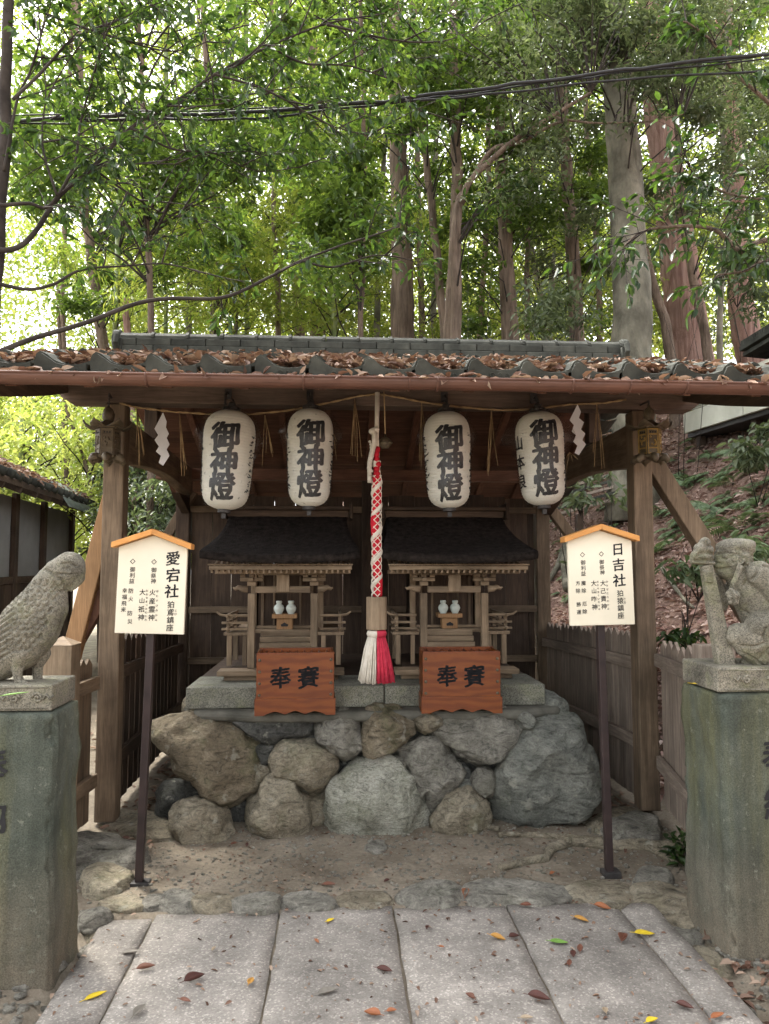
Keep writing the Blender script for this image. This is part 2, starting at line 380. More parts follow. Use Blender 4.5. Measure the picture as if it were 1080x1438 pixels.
gf = np.stack([ii, ii + 1, ii + nx + 1, ii + nx], 1)
ground = obj_from_mesh('ground', fast_mesh('ground', gv, gf, M['soil'], True)); tag(ground, kind='structure')

# ------------------------------------------------------------------ rocks
def rock_mesh(name, mat, outline, depth, seed, sub=4, rough=.05, planes=9, power=.6, grow=1.07):
    # outline: list of (x,z) local; depth: half thickness in y
    pts = np.array(outline); c = (pts.max(0) + pts.min(0)) / 2
    d = (pts - c) * grow; ang = np.arctan2(d[:, 1], d[:, 0]); rr = np.hypot(d[:, 0], d[:, 1]); o = np.argsort(ang); ang = ang[o]; rr = rr[o]
    b = bmesh.new(); bmesh.ops.create_icosphere(b, subdivisions=sub, radius=1.0)
    rs = random.Random(seed)
    pl = []
    for _ in range(planes + 5):
        n = Vector((rs.gauss(0, .75), -abs(rs.gauss(0, .9)) - .35, rs.gauss(0, .75))).normalized(); pl.append((n, rs.uniform(.55, .86)))
    off = Vector((rs.uniform(0, 90), rs.uniform(0, 90), rs.uniform(0, 90)))
    size = float(rr.mean())
    for vx in b.verts:
        q = vx.co.copy()
        for n, k in pl:                                  # facet the stone
            e = q.dot(n)
            if e > k: q -= n * (e - k) * .97
        rho = math.hypot(q.x, q.z); th = math.atan2(q.z, q.x)
        r = np.interp(th, ang, rr, period=2 * math.pi)
        s = (rho ** power) if rho > 1e-6 else 0
        p = Vector((c[0] + r * s * math.cos(th), q.y * depth, c[1] + r * s * math.sin(th)))
        f = p / max(size, .04)
        nn = noise.fractal(f * 1.3 + off, .9, 2.1, 6) * .6 + noise.ridged_multi_fractal(f * 1.5 + off, .95, 2.2, 6, 1.0, 2.0) * -.30 + .26 - .5 * max(0, noise.noise(f * 2.4 + off) - .25)
        p += vx.co * nn * rough * size * 2.2
        vx.co = p
    me = bpy.data.meshes.new(name); b.to_mesh(me); b.free()
    me.polygons.foreach_set('use_smooth', [True] * len(me.polygons)); me.materials.append(mat); return me
base_y = 4.52
wall = thing('boulder_base', 'raised base of stacked boulders carrying the two small shrines', 'stone base', (.25, 4.55, 0))
def boulder(px, Y, depth, mat, seed, rough=.045, sub=4, label=None, name='boulder', parent=None, planes=9):
    w3 = [P(a, b_, Y) for a, b_ in px]
    cx = sum(a.x for a in w3) / len(w3); cz = sum(a.z for a in w3) / len(w3)
    me = rock_mesh(name, mat, [(a.x - cx, a.z - cz) for a in w3], depth, seed, sub, rough, planes)
    par = parent or wall; o = obj_from_mesh(name, me, par)
    o.location = Vector((cx, Y, cz)) - ORG[par.name]
    if label: o['label'] = label
    return o
BL = [
 ([(215,1020),(230,1010),(263,1003),(307,1003),(337,1012),(353,1033),(367,1060),(365,1103),(350,1127),(327,1143),(307,1137),(277,1117),(263,1097),(248,1080),(243,1057),(223,1043)], 4.56, .27, 'rock_brown', 'large brown boulder overhanging on the left'),
 ([(318,1005),(353,1001),(403,1000),(440,1004),(437,1027),(407,1035),(387,1044),(363,1047),(348,1030)], 4.62, .24, 'rock_dark', None),
 ([(382,1057),(397,1040),(430,1032),(453,1040),(475,1070),(473,1087),(463,1107),(440,1120),(427,1118),(407,1100),(383,1080)], 4.50, .24, 'rock_tan', None),
 ([(238,1143),(253,1125),(277,1124),(300,1133),(320,1157),(327,1172),(317,1200),(267,1206),(247,1195),(237,1160)], 4.36, .22, 'rock_tan', None),
 ([(377,1088),(393,1087),(420,1110),(437,1130),(440,1160),(437,1188),(397,1192),(356,1184),(338,1160),(340,1143),(360,1120)], 4.44, .22, 'rock_tan', None),
 ([(438,1011),(457,1001),(493,999),(508,1031),(506,1051),(489,1070),(473,1066),(453,1047),(440,1027)], 4.52, .22, 'rock_grey', 'small rough grey boulder in the top row'),
 ([(508,1015),(518,996),(542,992),(567,996),(579,1015),(577,1035),(563,1056),(538,1068),(518,1062),(506,1039)], 4.50, .24, 'rock_brown', None),
 ([(451,1157),(457,1129),(473,1092),(501,1068),(530,1068),(571,1086),(595,1113),(601,1145),(599,1176),(554,1192),(501,1192),(459,1180)], 4.42, .24, 'rock_pale', 'large pale rounded boulder at the bottom centre'),
 ([(563,1056),(583,1039),(611,1039),(636,1060),(646,1084),(642,1104),(620,1137),(607,1141),(595,1113),(571,1080)], 4.50, .24, 'rock_grey', None),
 ([(599,1023),(620,1001),(664,999),(713,999),(732,1019),(724,1039),(697,1078),(664,1072),(632,1049),(611,1035)], 4.54, .25, 'rock_grey', None),
 ([(722,1002),(746,1000),(750,1009),(734,1023),(724,1013)], 4.50, .12, 'rock_blue', None),
 ([(754,1001),(795,999),(815,1007),(823,1043),(838,1084),(838,1117),(830,1152),(807,1172),(758,1176),(713,1178),(690,1150),(687,1125),(701,1076),(721,1043),(742,1015)], 4.48, .30, 'rock_blue', 'tall blue grey slab boulder on the right'),
 ([(662,1092),(681,1081),(697,1090),(697,1109),(681,1120),(662,1111)], 4.42, .12, 'rock_grey', None),
 ([(618,1141),(636,1117),(660,1106),(681,1123),(687,1141),(685,1172),(652,1192),(616,1188),(612,1157)], 4.36, .19, 'rock_tan', None),
 ([(577,1013),(598,999),(622,1002),(606,1025),(583,1027)], 4.50, .15, 'rock_tan', None),
 ([(362,1040),(385,1040),(390,1062),(380,1075),(362,1066)], 4.58, .15, 'rock_dark', None),
 ([(360,1072),(378,1066),(386,1085),(376,1100),(362,1100)], 4.55, .14, 'rock_tan', None),
 ([(632,1070),(655,1072),(668,1084),(664,1100),(640,1100)], 4.56, .15, 'rock_dark', None),
 ([(640,1094),(655,1090),(666,1098),(660,1112),(642,1110)], 4.50, .12, 'rock_blue', None),
 ([(436,1118),(455,1112),(466,1130),(456,1165),(438,1168)], 4.55, .14, 'rock_tan', None),
 ([(545,1062),(565,1054),(578,1072),(570,1086),(552,1082)], 4.56, .14, 'rock_grey', None),
 ([(222,1110),(240,1098),(262,1104),(270,1130),(250,1160),(226,1150)], 4.66, .2, 'rock_dark', None),
 ([(594,1118),(606,1110),(618,1130),(612,1150),(598,1146)], 4.52, .12, 'rock_dark', None),
 ([(440,1000),(452,996),(460,1004),(452,1014),(442,1012)], 4.58, .12, 'rock_dark', None),
 ([(270,975),(290,968),(300,985),(290,1004),(262,1002),(255,990)], 4.85, .18, 'rock_tan', None),
 ([(745,990),(790,985),(800,997),(786,1006),(748,1004)], 4.70, .20, 'rock_blue', None),
]
for i, (o_, Y, d, m, lb) in enumerate(BL): boulder(o_, Y, d, M[m], 20 + i, label=lb, sub=5 if len(o_) > 7 else 4, rough=.085)
core = MB()
core.prism([(-.90, 4.57), (1.38, 4.57), (1.50, 5.2), (1.50, 6.5), (-1.02, 6.5), (-1.0, 5.0)], -.1, .60, 'Z').build('earth_core', M['rock_dark'], wall, bevel=.03)
core = MB()     # rough cement bedding the shrine slab rests on
pl = [(-.86, 4.56), (-.5, 4.47), (.0, 4.45), (.3, 4.47), (.75, 4.45), (1.1, 4.46), (1.36, 4.55), (1.44, 4.9), (1.44, 6.45), (-.98, 6.45), (-.96, 4.8)]
core.prism(pl, .585, .646, 'Z').build('cement_bedding', M['concrete'], wall, bevel=.035, seg=3)
for (x0, x1) in ((-.905, .28), (.286, 1.275)):
    MB().bb(x0, x1, 4.60, 5.06, .648, .775).build('granite_slab', M['granite'], wall, bevel=.008)

MB().bb(-.90, 1.27, 5.064, 6.3, .648, .772).build('timber_sill', M['darkX'], wall, bevel=.006)
# ------------------------------------------------------------------ paving, edging, loose stones
pave = thing('paved_path', 'grey stone slab path leading up to the shrine', 'path', (.25, 2.2, 0)); pave['kind'] = 'structure'
del pave['category']
XL = [-.985, -.775, -.245, .247, .745, 1.235, 1.40]
def slab(x0, x1, y0, y1, sd):
    rs = random.Random(sd); b = bmesh.new(); n = 14; m = max(2, int((y1 - y0) / .08)); k = max(2, int((x1 - x0) / .05))
    g = .005; vs = [[b.verts.new((0, 0, 0)) for i in range(k + 1)] for j in range(m + 1)]
    dz = rs.uniform(-.003, .004); tx = rs.uniform(-.004, .004)
    for j in range(m + 1):
        for i in range(k + 1):
            x = x0 + g + (x1 - x0 - 2 * g) * i / k; y = y0 + g + (y1 - y0 - 2 * g) * j / m
            edge = min(i, k - i, j, m - j)
            if edge == 0: x += noise.noise(Vector((x * 9, y * 9, sd))) * .008; y += noise.noise(Vector((x * 9, y * 9, sd + 9))) * .008
            z = .012 + dz + tx * (i / k - .5) + noise.noise(Vector((x * 5, y * 5, sd))) * .003 - (.005 if edge == 0 else 0)
            vs[j][i].co = (x, y, z)
    for j in range(m):
        for i in range(k): b.faces.new((vs[j][i], vs[j][i + 1], vs[j + 1][i + 1], vs[j + 1][i]))
    r = bmesh.ops.extrude_edge_only(b, edges=[e for e in b.edges if e.is_boundary])
    for q in r['geom']:
        if isinstance(q, bmesh.types.BMVert): q.co.z = -.06
    bmesh.ops.recalc_face_normals(b, faces=b.faces)
    me = bpy.data.meshes.new('paving_slab'); off = ORG[pave.name]
    for q in b.verts: q.co -= off
    b.to_mesh(me); b.free(); me.polygons.foreach_set('use_smooth', [True] * len(me.polygons)); me.materials.append(M['paving'])
    o = bpy.data.objects.new('paving_slab', me); put(o, pave, (0, 0, 0))
cuts = [[.5, 1.9, 3.34], [-.3, 1.3, 3.36], [.2, 1.55, 3.38], [-.2, 1.7, 3.37], [.4, 1.35, 3.36], [-.2, 1.8, 3.35]]
tops = [3.34, 3.385, 3.40, 3.39, 3.38, 3.37]
sd = 0
for i in range(6):
    ys_ = [-.6] + [c for c in cuts[i][:-1] if c > -.5][:1] + [tops[i]]
    for a, b_ in zip(ys_[:-1], ys_[1:]): sd += 1; slab(XL[i], XL[i + 1], a, b_, sd)
MB().bb(XL[0] + .01, XL[-1] - .01, -.6, 3.33, -.05, -.003).build('joint_soil', M['soil'], pave)
def edge_stone(px, Y, hh, mat, sd, name='edging_stone', parent=None, dep=.09):
    # low stone lying on the soil, outline seen from above in px at ground level
    w3 = [G(a, b_, .02) for a, b_ in px]; cx = sum(a.x for a in w3) / len(w3); cy = sum(a.y for a in w3) / len(w3)
    me = rock_mesh(name, mat, [(a.x - cx, a.y - cy) for a in w3], hh, sd, 4, .06, 4, .28)
    me.transform(Matrix(((1, 0, 0, 0), (0, 0, 1, 0), (0, -1, 0, 0), (0, 0, 0, 1))))   # y/z swap: lie flat, faceted side up
    o = obj_from_mesh(name, me, parent); o.location = Vector((cx, cy, gz(cx, cy) - hh * .12)) - (ORG[parent.name] if parent else Vector())
    return o
kerb = thing('stone_edging', 'row of rough stones edging the trodden soil behind the slabs', 'edging', (.2, 3.5, 0))
ES = [([(135,1266),(165,1255),(200,1257),(203,1272),(160,1276)],.05),([(203,1258),(228,1254),(232,1270),(206,1275)],.05),([(231,1254),(262,1250),(276,1262),(270,1278),(233,1277)],.06),([(277,1254),(318,1255),(324,1275),(281,1278)],.06),
 ([(326,1262),(350,1254),(395,1257),(394,1271),(335,1277)],.05),([(397,1257),(460,1252),(478,1262),(468,1273),(400,1274)],.045),([(478,1254),(545,1248),(556,1262),(545,1270),(482,1272)],.045),([(558,1250),(600,1238),(645,1240),(648,1258),(570,1268)],.05),
 ([(650,1244),(700,1234),(750,1236),(792,1240),(800,1254),(720,1264),(655,1266)],.05),([(800,1236),(870,1232),(895,1252),(880,1268),(808,1262)],.04)]
for i, (o_, hh) in enumerate(ES): edge_stone(o_, 0, hh, M['rock_grey' if i % 3 else 'rock_tan'], 80 + i, parent=kerb)
LS = [([(105,1316),(150,1310),(176,1318),(140,1328),(108,1326)],.03,'slate chip'),([(118,1300),(150,1285),(178,1290),(170,1312),(125,1312)],.06,''),([(108,1290),(140,1275),(158,1282),(140,1298),(110,1302)],.05,''),([(120,1240),(140,1215),(165,1220),(172,1245),(140,1256)],.08,''),
 ([(865,1150),(905,1145),(930,1165),(920,1180),(870,1178)],.10,''),([(895,1240),(940,1235),(985,1262),(960,1290),(915,1275)],.06,''),([(930,1285),(965,1278),(985,1300),(960,1315),(935,1305)],.05,''),([(965,1315),(1000,1310),(1025,1335),(1000,1352),(970,1340)],.06,''),
 ([(110,1175),(155,1168),(180,1185),(172,1225),(120,1230)],.10,''),([(170,1140),(230,1150),(235,1175),(180,1172)],.07,''),([(890,1222),(930,1215),(950,1228),(920,1240),(892,1236)],.04,''),([(838,1140),(880,1135),(915,1145),(905,1172),(846,1172)],.09,'')]
lab = ['thin flat stone against the left edge of the paved path', 'angular stone beside the left slab edge', 'broken stone by the left pedestal foot', 'rounded stone between left pedestal and sign post', 'flat foundation stone under the right timber post',
       'broad flat stone between path and right pedestal', 'small stone behind the yellow leaf near right pedestal', 'pale angular stone against the foot of right pedestal', 'squarish foundation block under the left timber post', 'low stone in the shade beside left fence foot', 'thin stone beside the small plant at right', 'large flat stone beside the right fence foot']
for i, (o_, hh, _) in enumerate(LS):
    o = edge_stone(o_, 0, hh, M['rock_tan' if i % 2 else 'rock_grey'], 110 + i, name='loose_stone'); tag(o, lab[i], 'stone')
o = edge_stone([(520,1178),(530,1174),(540,1180),(536,1190),(522,1190)], 0, .03, M['rock_grey'], 140, name='loose_stone'); tag(o, 'fist sized stone lying before the pale central boulder', 'stone')
# gravel: uncountable small stones beside the slabs
def gravel():
    b = bmesh.new(); bmesh.ops.create_icosphere(b, subdivisions=1, radius=1.0); bv = np.array([v.co[:] for v in b.verts]); bf = np.array([[v.index for v in f.verts] for f in b.faces]); b.free()
    vs, fs = [], []; n = 0
    for k in range(6000):
        u = random.random()
        if u < .30: x, y = random.uniform(-1.9, -.98), random.uniform(1.2, 3.3)
        elif u < .52: x, y = random.uniform(1.40, 2.4), random.uniform(1.2, 3.4)
        else: x, y = random.uniform(-1.2, 1.9), random.uniform(3.42, 4.5)
        s = random.choice((.003, .004, .005, .006, .008, .013)) * (1.5 if u < .52 else .8)
        rv = bv * (1 + rng.uniform(-.3, .3, bv.shape)) * s * np.array([1.2, 1, .7])
        vs.append(rv + np.array([x, y, gz(x, y) + s * .2])); fs.append(bf + n); n += len(bv)
    return fast_mesh('gravel', np.concatenate(vs), np.concatenate(fs), M['rock_grey'])
tag(obj_from_mesh('gravel', gravel()), 'loose gravel scattered over the trodden soil', 'gravel', kind='stuff')

# exposed tree root right of the boulders
rt = thing('tree_root', 'bare grey tree root crawling over the soil by right sign post', 'root', G(760, 1200))
def rootline(pxs, r0, r1, name):
    pts = [];
    for k, (a, b_) in enumerate(pxs): q = G(a, b_, .02); q.z = gz(q.x, q.y) + .012; pts.append(q)
    pp = []
    for i in range(len(pts) - 1):
        for s in range(6):
            q = pts[i].lerp(pts[i + 1], s / 6); q.x += noise.noise(q * 9) * .012; q.z += noise.noise(q * 7 + V(5, 5, 5)) * .012; pp.append(q)
    pp.append(pts[-1]); n = len(pp)
    MB().tube(pp, [(r0 + (r1 - r0) * i / n) * (1 + .3 * noise.noise(pp[i] * 14)) for i in range(n)], 10).build(name, M['rock_tan'], rt, smooth=True)
rootline([(955,1190),(905,1186),(850,1183),(800,1180),(775,1188),(765,1203),(735,1208),(702,1216)], .036, .016, 'root')
rootline([(850,1183),(800,1172),(750,1168),(700,1172)], .026, .012, 'root')
rootline([(905,1186),(930,1200),(950,1210)], .022, .012, 'root')
rootline([(700,1165),(684,1160),(660,1164),(645,1170)], .014, .02, 'root')
# ------------------------------------------------------------------ timber shelter
PLX, PRX, PFY, PRY = -1.335, 1.885, 4.56, 6.68
def zt(y): return 2.395 + .30 * (y - 3.45)             # top of roof boarding, front slope
RY = 5.4
def ztr(y): return zt(RY) - .40 * (y - RY)
VX0, VX1 = -1.60, 2.14
sh = thing('shrine_shelter', 'open timber shelter with tiled roof over the two small shrines', 'shelter', ((PLX + PRX) / 2, PFY, 0))
def post(x, y, z0, z1, w_=.12, m='woodZ'):
    o = MB().bb(x - w_ / 2, x + w_ / 2, y - w_ / 2, y + w_ / 2, z0, z1).build('post', M[m], sh, bevel=.008); return o
post(PLX, PFY, .03, 2.468); post(PRX, PFY, .03, 2.468)
post(-1.36, PRY, -.05, 2.26, .12, 'darkZ'); post(1.84, PRY, -.05, 2.26, .12, 'woodZ')
post(.26, PRY, .6, 2.26, .10, 'darkZ')
# front purlin with chamfered ends, rear purlin, ties
pf = [(VX0 - .06, 2.52), (VX0 + .0, 2.472), (VX1 + .06, 2.472), (VX1 + .12, 2.52), (VX1 + .12, 2.60), (VX0 - .06, 2.60)]
MB().prism(pf, PFY - .075, PFY + .065, 'Y').build('front_beam', M['beam'], sh, bevel=.006)
MB().bb(VX0, VX1, PFY - .055, PFY + .045, 2.604, 2.642).build('wall_plate', M['redX'], sh, bevel=.004)
MB().bb(VX0, VX1, PRY - .06, PRY + .06, 2.262, 2.36).build('rear_beam', M['redX'], sh, bevel=.006)
MB().bb(PLX + .07, PRX - .07, 5.42, 5.52, 2.28, 2.40).build('cross_beam', M['redX'], sh, bevel=.006) if False else None
for sx, x in ((1, PLX), (-1, PRX)):        # arched side tie beams
    low = [(PFY + .072 + (PRY - PFY - .134) * k / 10, 2.12 + .07 * math.sin(math.pi * k / 10)) for k in range(11)]
    MB().prism(low + [(PRY - .062, 2.36), (PFY + .072, 2.40)], x - .05, x + .05, 'X').build('tie_beam', M['woodY'], sh, bevel=.006)
    MB().bb(x - .045, x + .045, RY - .05, RY + .05, 2.405, 2.80).build('king_post', M['darkZ'], sh, bevel=.005)
    MB().prism([(PRY - .5, 2.10), (PRY - .062, 1.96), (PRY - .062, 2.10)], x - .035, x + .035, 'X').build('bracket', M['darkY'], sh, bevel=.004)
# outer diagonal props
def brace(p, q, m='woodZ', w_=.085, h_=.10, nm='brace'): MB().bar(p, q, w_, h_).build(nm, M[m], sh, bevel=.006)
brace(P(168, 660, 4.62), V(P(60, 960, 4.62).x, 4.62, .25), 'newZ')
brace(P(912, 645, 4.62), V(P(1090, 870, 4.62).x, 4.62, .9), 'woodZ', .10, .11)
brace(P(272, 690, 6.66), P(225, 770, 6.66), 'woodZ', .07, .08)
brace(P(762, 700, 6.66), P(830, 790, 6.66), 'woodZ', .08, .09)
brace(P(150, 830, 4.66), P(95, 925, 4.66), 'redZ', .07, .08)
# rafters and roof boards
roof = MB().prism([(3.52, zt(3.52) - .02), (RY, zt(RY) - .02), (7.45, ztr(7.45) - .02), (7.45, ztr(7.45) - .008), (RY, zt(RY) - .008), (3.52, zt(3.52) - .008)], VX0, VX1, 'X').build('roof', M['redY'], sh)
nr = 11
for i in range(nr):
    x = VX0 + .06 + (VX1 - VX0 - .12) * i / (nr - 1)
    MB().prism([(3.56, zt(3.56) - .085), (RY, zt(RY) - .085), (RY, zt(RY) - .024), (3.56, zt(3.56) - .024)], x - .025, x + .025, 'X').build('rafter', M['redY'], roof, bevel=.003)
    MB().prism([(RY + .003, ztr(RY) - .085), (7.40, ztr(7.40) - .085), (7.40, ztr(7.40) - .024), (RY + .003, ztr(RY) - .024)], x - .025, x + .025, 'X').build('rafter', M['redY'], roof, bevel=.003)
def deck(fn, y0, y1, k):
    for i in range(k):
        a = y0 + (y1 - y0) * i / k; b_ = y0 + (y1 - y0) * (i + 1) / k - .004
        MB().prism([(a, fn(a) - .0235), (b_, fn(b_) - .0235), (b_, fn(b_) - .0205), (a, fn(a) - .0205)], VX0 + .01, VX1 - .01, 'X').build('ceiling_board', M['redX'], roof)
deck(zt, 3.54, RY - .01, 11); deck(ztr, RY + .01, 7.43, 12)
# verge boards with a gentle curve
for sx, x in ((-1, VX0 - .02), (1, VX1 + .02)):
    low = [(3.50 + (RY - 3.50) * i / 8, zt(3.50 + (RY - 3.50) * i / 8) - .13 - .05 * math.sin(math.pi * i / 8)) for i in range(9)]
    up = [(y, zt(y) - .004) for y, _ in low][::-1]
    MB().prism(low + up, x - .016, x + .016, 'X').build('verge_board', M['darkY'], roof, bevel=.003)
# rear roof: joined tiles, cannot be seen singly
def tile_section(w_):     # (x, z) of the top face across one tile
    return [(0, .018), (.012, .048), (.03, .062), (.055, .052), (.085, .026), (.12, .010), (.16, .004), (.20, .006), (w_ - .012, .016), (w_ + .012, .026)]
TW, TL = .2475, .225
def tile_mesh(front=False):
    mb = MB(); sec = tile_section(TW); th = .016; n = len(sec); vs = []
    for y, dz in ((0, .012), (.25, -.014)):
        vs += [(x, y, z + dz) for x, z in sec]; vs += [(x, y, z + dz - th) for x, z in sec]
    fs = []
    for i in range(n - 1):
        fs += [(i, i + 1, 2 * n + i + 1, 2 * n + i), (n + i, 3 * n + i, 3 * n + i + 1, n + i + 1), (i, n + i, n + i + 1, i + 1), (2 * n + i, 2 * n + i + 1, 3 * n + i + 1, 3 * n + i)]
    fs += [(0, 2 * n, 3 * n, n), (n - 1, 2 * n - 1, 4 * n - 1, 3 * n - 1)]
    mb.add(vs, fs)
    if front:             # hanging face of the eave tile with relief scroll
        poly = [(.006, .022), (.02, .058), (.04, .064), (.07, .044), (.10, .022), (.14, .014), (TW - .012, .022), (TW - .012, -.012), (.16, -.036), (.10, -.044), (.05, -.040), (.03, -.046), (.006, -.046)]
        mb.prism(poly, -.016, -.001, 'Y')
        for cx, r in ((.12, .014), (.155, .011), (.19, .009)):
            pts = [(cx + r * (1 - k / 14) * math.cos(k * .7), -.018, -.008 + r * (1 - k / 14) * math.sin(k * .7)) for k in range(12)]
            mb.tube(pts, .0032, 5)
    return mb.mesh('roof_tile', M['tile'], smooth=False)
tm, tf = tile_mesh(), tile_mesh(True)
nc = int((VX1 - VX0) / TW) + 1; nrw = 9
ang = math.atan(.30)
def tile_inst(me, x, y, z, nm='roof_tile'):
    o = bpy.data.objects.new(nm, me); put(o, roof, (0, 0, 0))
    o.location = Vector((x, y, z)) - ORG[roof.name]; o.rotation_euler = (ang, random.uniform(-.012, .012), random.uniform(-.012, .012)); return o
for j in range(nrw):
    y = 3.435 + j * .2065 * 1.03
    for i in range(nc):
        x = VX0 - .03 + i * TW
        tile_inst(tf if j == 0 else tm, x, y + random.uniform(-.004, .004), zt(y) + .012 + random.uniform(-.003, .004), 'eave_tile' if j == 0 else 'roof_tile')
rb = MB()
for j in range(9):
    y = RY + .02 + j * .225
    for i in range(nc):
        x = VX0 - .03 + i * TW; q = tile_section(TW)
        rb.add([(x + a, y, ztr(y) + .012 + b_) for a, b_ in q] + [(x + a, y + .25, ztr(y + .25) + .036 + b_) for a, b_ in q], [(k, k + 1, len(q) + k + 1, len(q) + k) for k in range(len(q) - 1)])
o = rb.build('rear_tiles', M['tile'], roof); o['kind'] = 'stuff'
# ridge: two courses of flat tiles and half-round caps
rz = zt(RY) + .035
RX0, RX1 = -1.56, 2.10
n = 15; cw = (RX1 - RX0) / n
for k in range(n):
    x0 = RX0 + k * cw
    MB().bb(x0 + .002, x0 + cw - .002, RY - .115, RY + .115, rz - .05, rz + .047).build('ridge_course_tile', M['tile'], roof, bevel=.006)
    xo = .5 * cw
    if k == 0: MB().bb(x0 + .002, x0 + xo - .002, RY - .10, RY + .10, rz + .050, rz + .100).build('ridge_course_tile', M['tile'], roof, bevel=.006)
    MB().bb(x0 + .002 + xo, x0 + cw - .002 + (xo if k < n - 1 else 0), RY - .10, RY + .10, rz + .050, rz + .100).build('ridge_course_tile', M['tile'], roof, bevel=.006)
    cap = [(RY - .085, rz + .103), (RY - .08, rz + .125), (RY - .05, rz + .152), (RY, rz + .163), (RY + .05, rz + .152), (RY + .08, rz + .125), (RY + .085, rz + .103)]
    MB().prism(cap, x0 + .002, x0 + cw - .002, 'X').build('ridge_cap_tile', M['tile'], roof, bevel=.004)
    MB().prism([(a if abs(a - RY) < .04 else RY + (a - RY) * 1.08, b_ + .007) for a, b_ in cap], x0 + cw - .022, x0 + cw - .004, 'X').build('ridge_cap_collar', M['tile'], roof)
for sx, x in ((-1, RX0), (1, RX1)):
    e = MB(); e.lathe([(.001, 0), (.075, 0), (.085, .01), (.085, .05), (.06, .06), (.001, .06)], (0, 0, 0), 18)
    e.v = [Vector((x + sx * (a.z + .0), RY + a.x * 1.05, rz + .10 + a.y)) for a in e.v]
    e.bb(x - .03, x + .03, RY - .14, RY + .14, rz - .03, rz + .09)
    e.tube([(x, RY - .13, rz + .02), (x, RY - .17, rz + .05), (x, RY - .15, rz + .10), (x, RY - .12, rz + .08)], .02, 8)
    e.build('ridge_end_tile', M['tile'], roof, smooth=False, bevel=.004)
# gutter
gy, gzz, gr = 3.375, 2.352, .044
gp = [(gy + gr * math.cos(t), gzz + gr * math.sin(t) * 1.0) for t in [math.pi + math.pi * k / 10 for k in range(11)]]
gin = [(gy + (gr - .005) * math.cos(t), gzz + (gr - .005) * math.sin(t)) for t in [math.pi + math.pi * k / 10 for k in range(11)]][::-1]
gm = MB(); gm.prism(gp + gin, -1.78, 2.32, 'X'); gm.tube([(-1.78, gy - gr, gzz + .002), (2.32, gy - gr, gzz + .002)], .006, 8)
gut = gm.build('gutter', M['gutter'], sh, smooth=False)
gut.rotation_euler = (0, 0, 0)
for x in (-1.52, -.86, -.16, .45, 1.08, 1.62, 2.05):
    MB().tube([(x, gy + gr * 1.06 * math.cos(t), gzz + gr * 1.06 * math.sin(t)) for t in [math.pi * .95 + math.pi * 1.1 * k / 12 for k in range(13)]], .005, 6).build('gutter_bracket', M['gutter'], gut, smooth=True)
for x in (.32, 1.35):
    MB().tube([(x, gy + (gr + .003) * math.cos(t), gzz + (gr + .003) * math.sin(t)) for t in [math.pi + math.pi * k / 12 for k in range(13)]], .004, 6).build('gutter_joint', M['gutter'], gut)
# leaf litter lying on the roof
def litter(n, fn, L0, L1, mat, name, up=.55):
    c = np.array([fn() for _ in range(n)]); az = rng.uniform(0, 2 * np.pi, n)
    ax = np.stack([np.cos(az), np.sin(az), rng.normal(0, up * .6, n)], 1)
    nr_ = np.stack([rng.normal(0, up, n), rng.normal(0, up, n), np.ones(n)], 1)
    L = rng.uniform(L0, L1, n); v_, f_ = leaf_arrays(c, ax, nr_, L, L * rng.uniform(.35, .55, n), .25, .2, True)
    return fast_mesh(name, v_, f_, mat)
def roofpt():
    while True:
        x = random.uniform(VX0 + .02, VX1 - .02); y = 3.50 + 1.8 * random.random() ** 1.15
        ph = ((x - VX0 + .03) % TW) / TW
        dens = .25 + .75 * max(0, noise.noise(Vector((x * 2.1, y * 1.3, 1))) + .45)
        if (.22 < ph < .98 or random.random() < .10) and random.random() < dens: return (x, y, zt(y) + (.025 if ph > .2 else .055) + random.random() * .035)
tag(obj_from_mesh('roof_leaf_litter', litter(11000, roofpt, .035, .085, M['dry'], 'roof_leaf_litter', .5), None), 'dry brown leaf litter piled between the roof tiles', 'leaf litter', kind='stuff')
def gutpt(): x = random.uniform(-1.7, 2.25); return (x, gy + random.uniform(-.03, .03), gzz + random.uniform(0, .02))
tag(obj_from_mesh('gutter_leaf_litter', litter(420, gutpt, .04, .08, M['dry'], 'gutter_leaf_litter', .7), None), 'dry leaves caught in the brown roof gutter', 'leaf litter', kind='stuff')

# back wall of boards
bw = thing('back_wall', 'dark board wall closing the back of the shelter', 'wall', (.25, PRY, .6))
x = -1.29; k = 0
while x < 1.77:
    wd = random.uniform(.17, .24); x1 = min(x + wd, 1.77)
    if not (.20 < (x + x1) / 2 < .31): MB().bb(x, x1 - .003, PRY - .0 + random.uniform(0, .006), PRY + .02, .3, 2.135 + random.uniform(-.025, .01)).build('board', M['darkZ'], bw, bevel=.002)
    else: MB().bb(x, x1 - .006, PRY + .052, PRY + .07, .3, 2.13).build('board', M['darkZ'], bw)
    x = x1
for z in (.68, 1.12, 2.0):
    for a, b_ in ((-1.298, .208), (.312, 1.778)): MB().bb(a, b_, PRY - .045, PRY - .003, z - .028, z + .028).build('rail', M['woodX'], bw, bevel=.003)

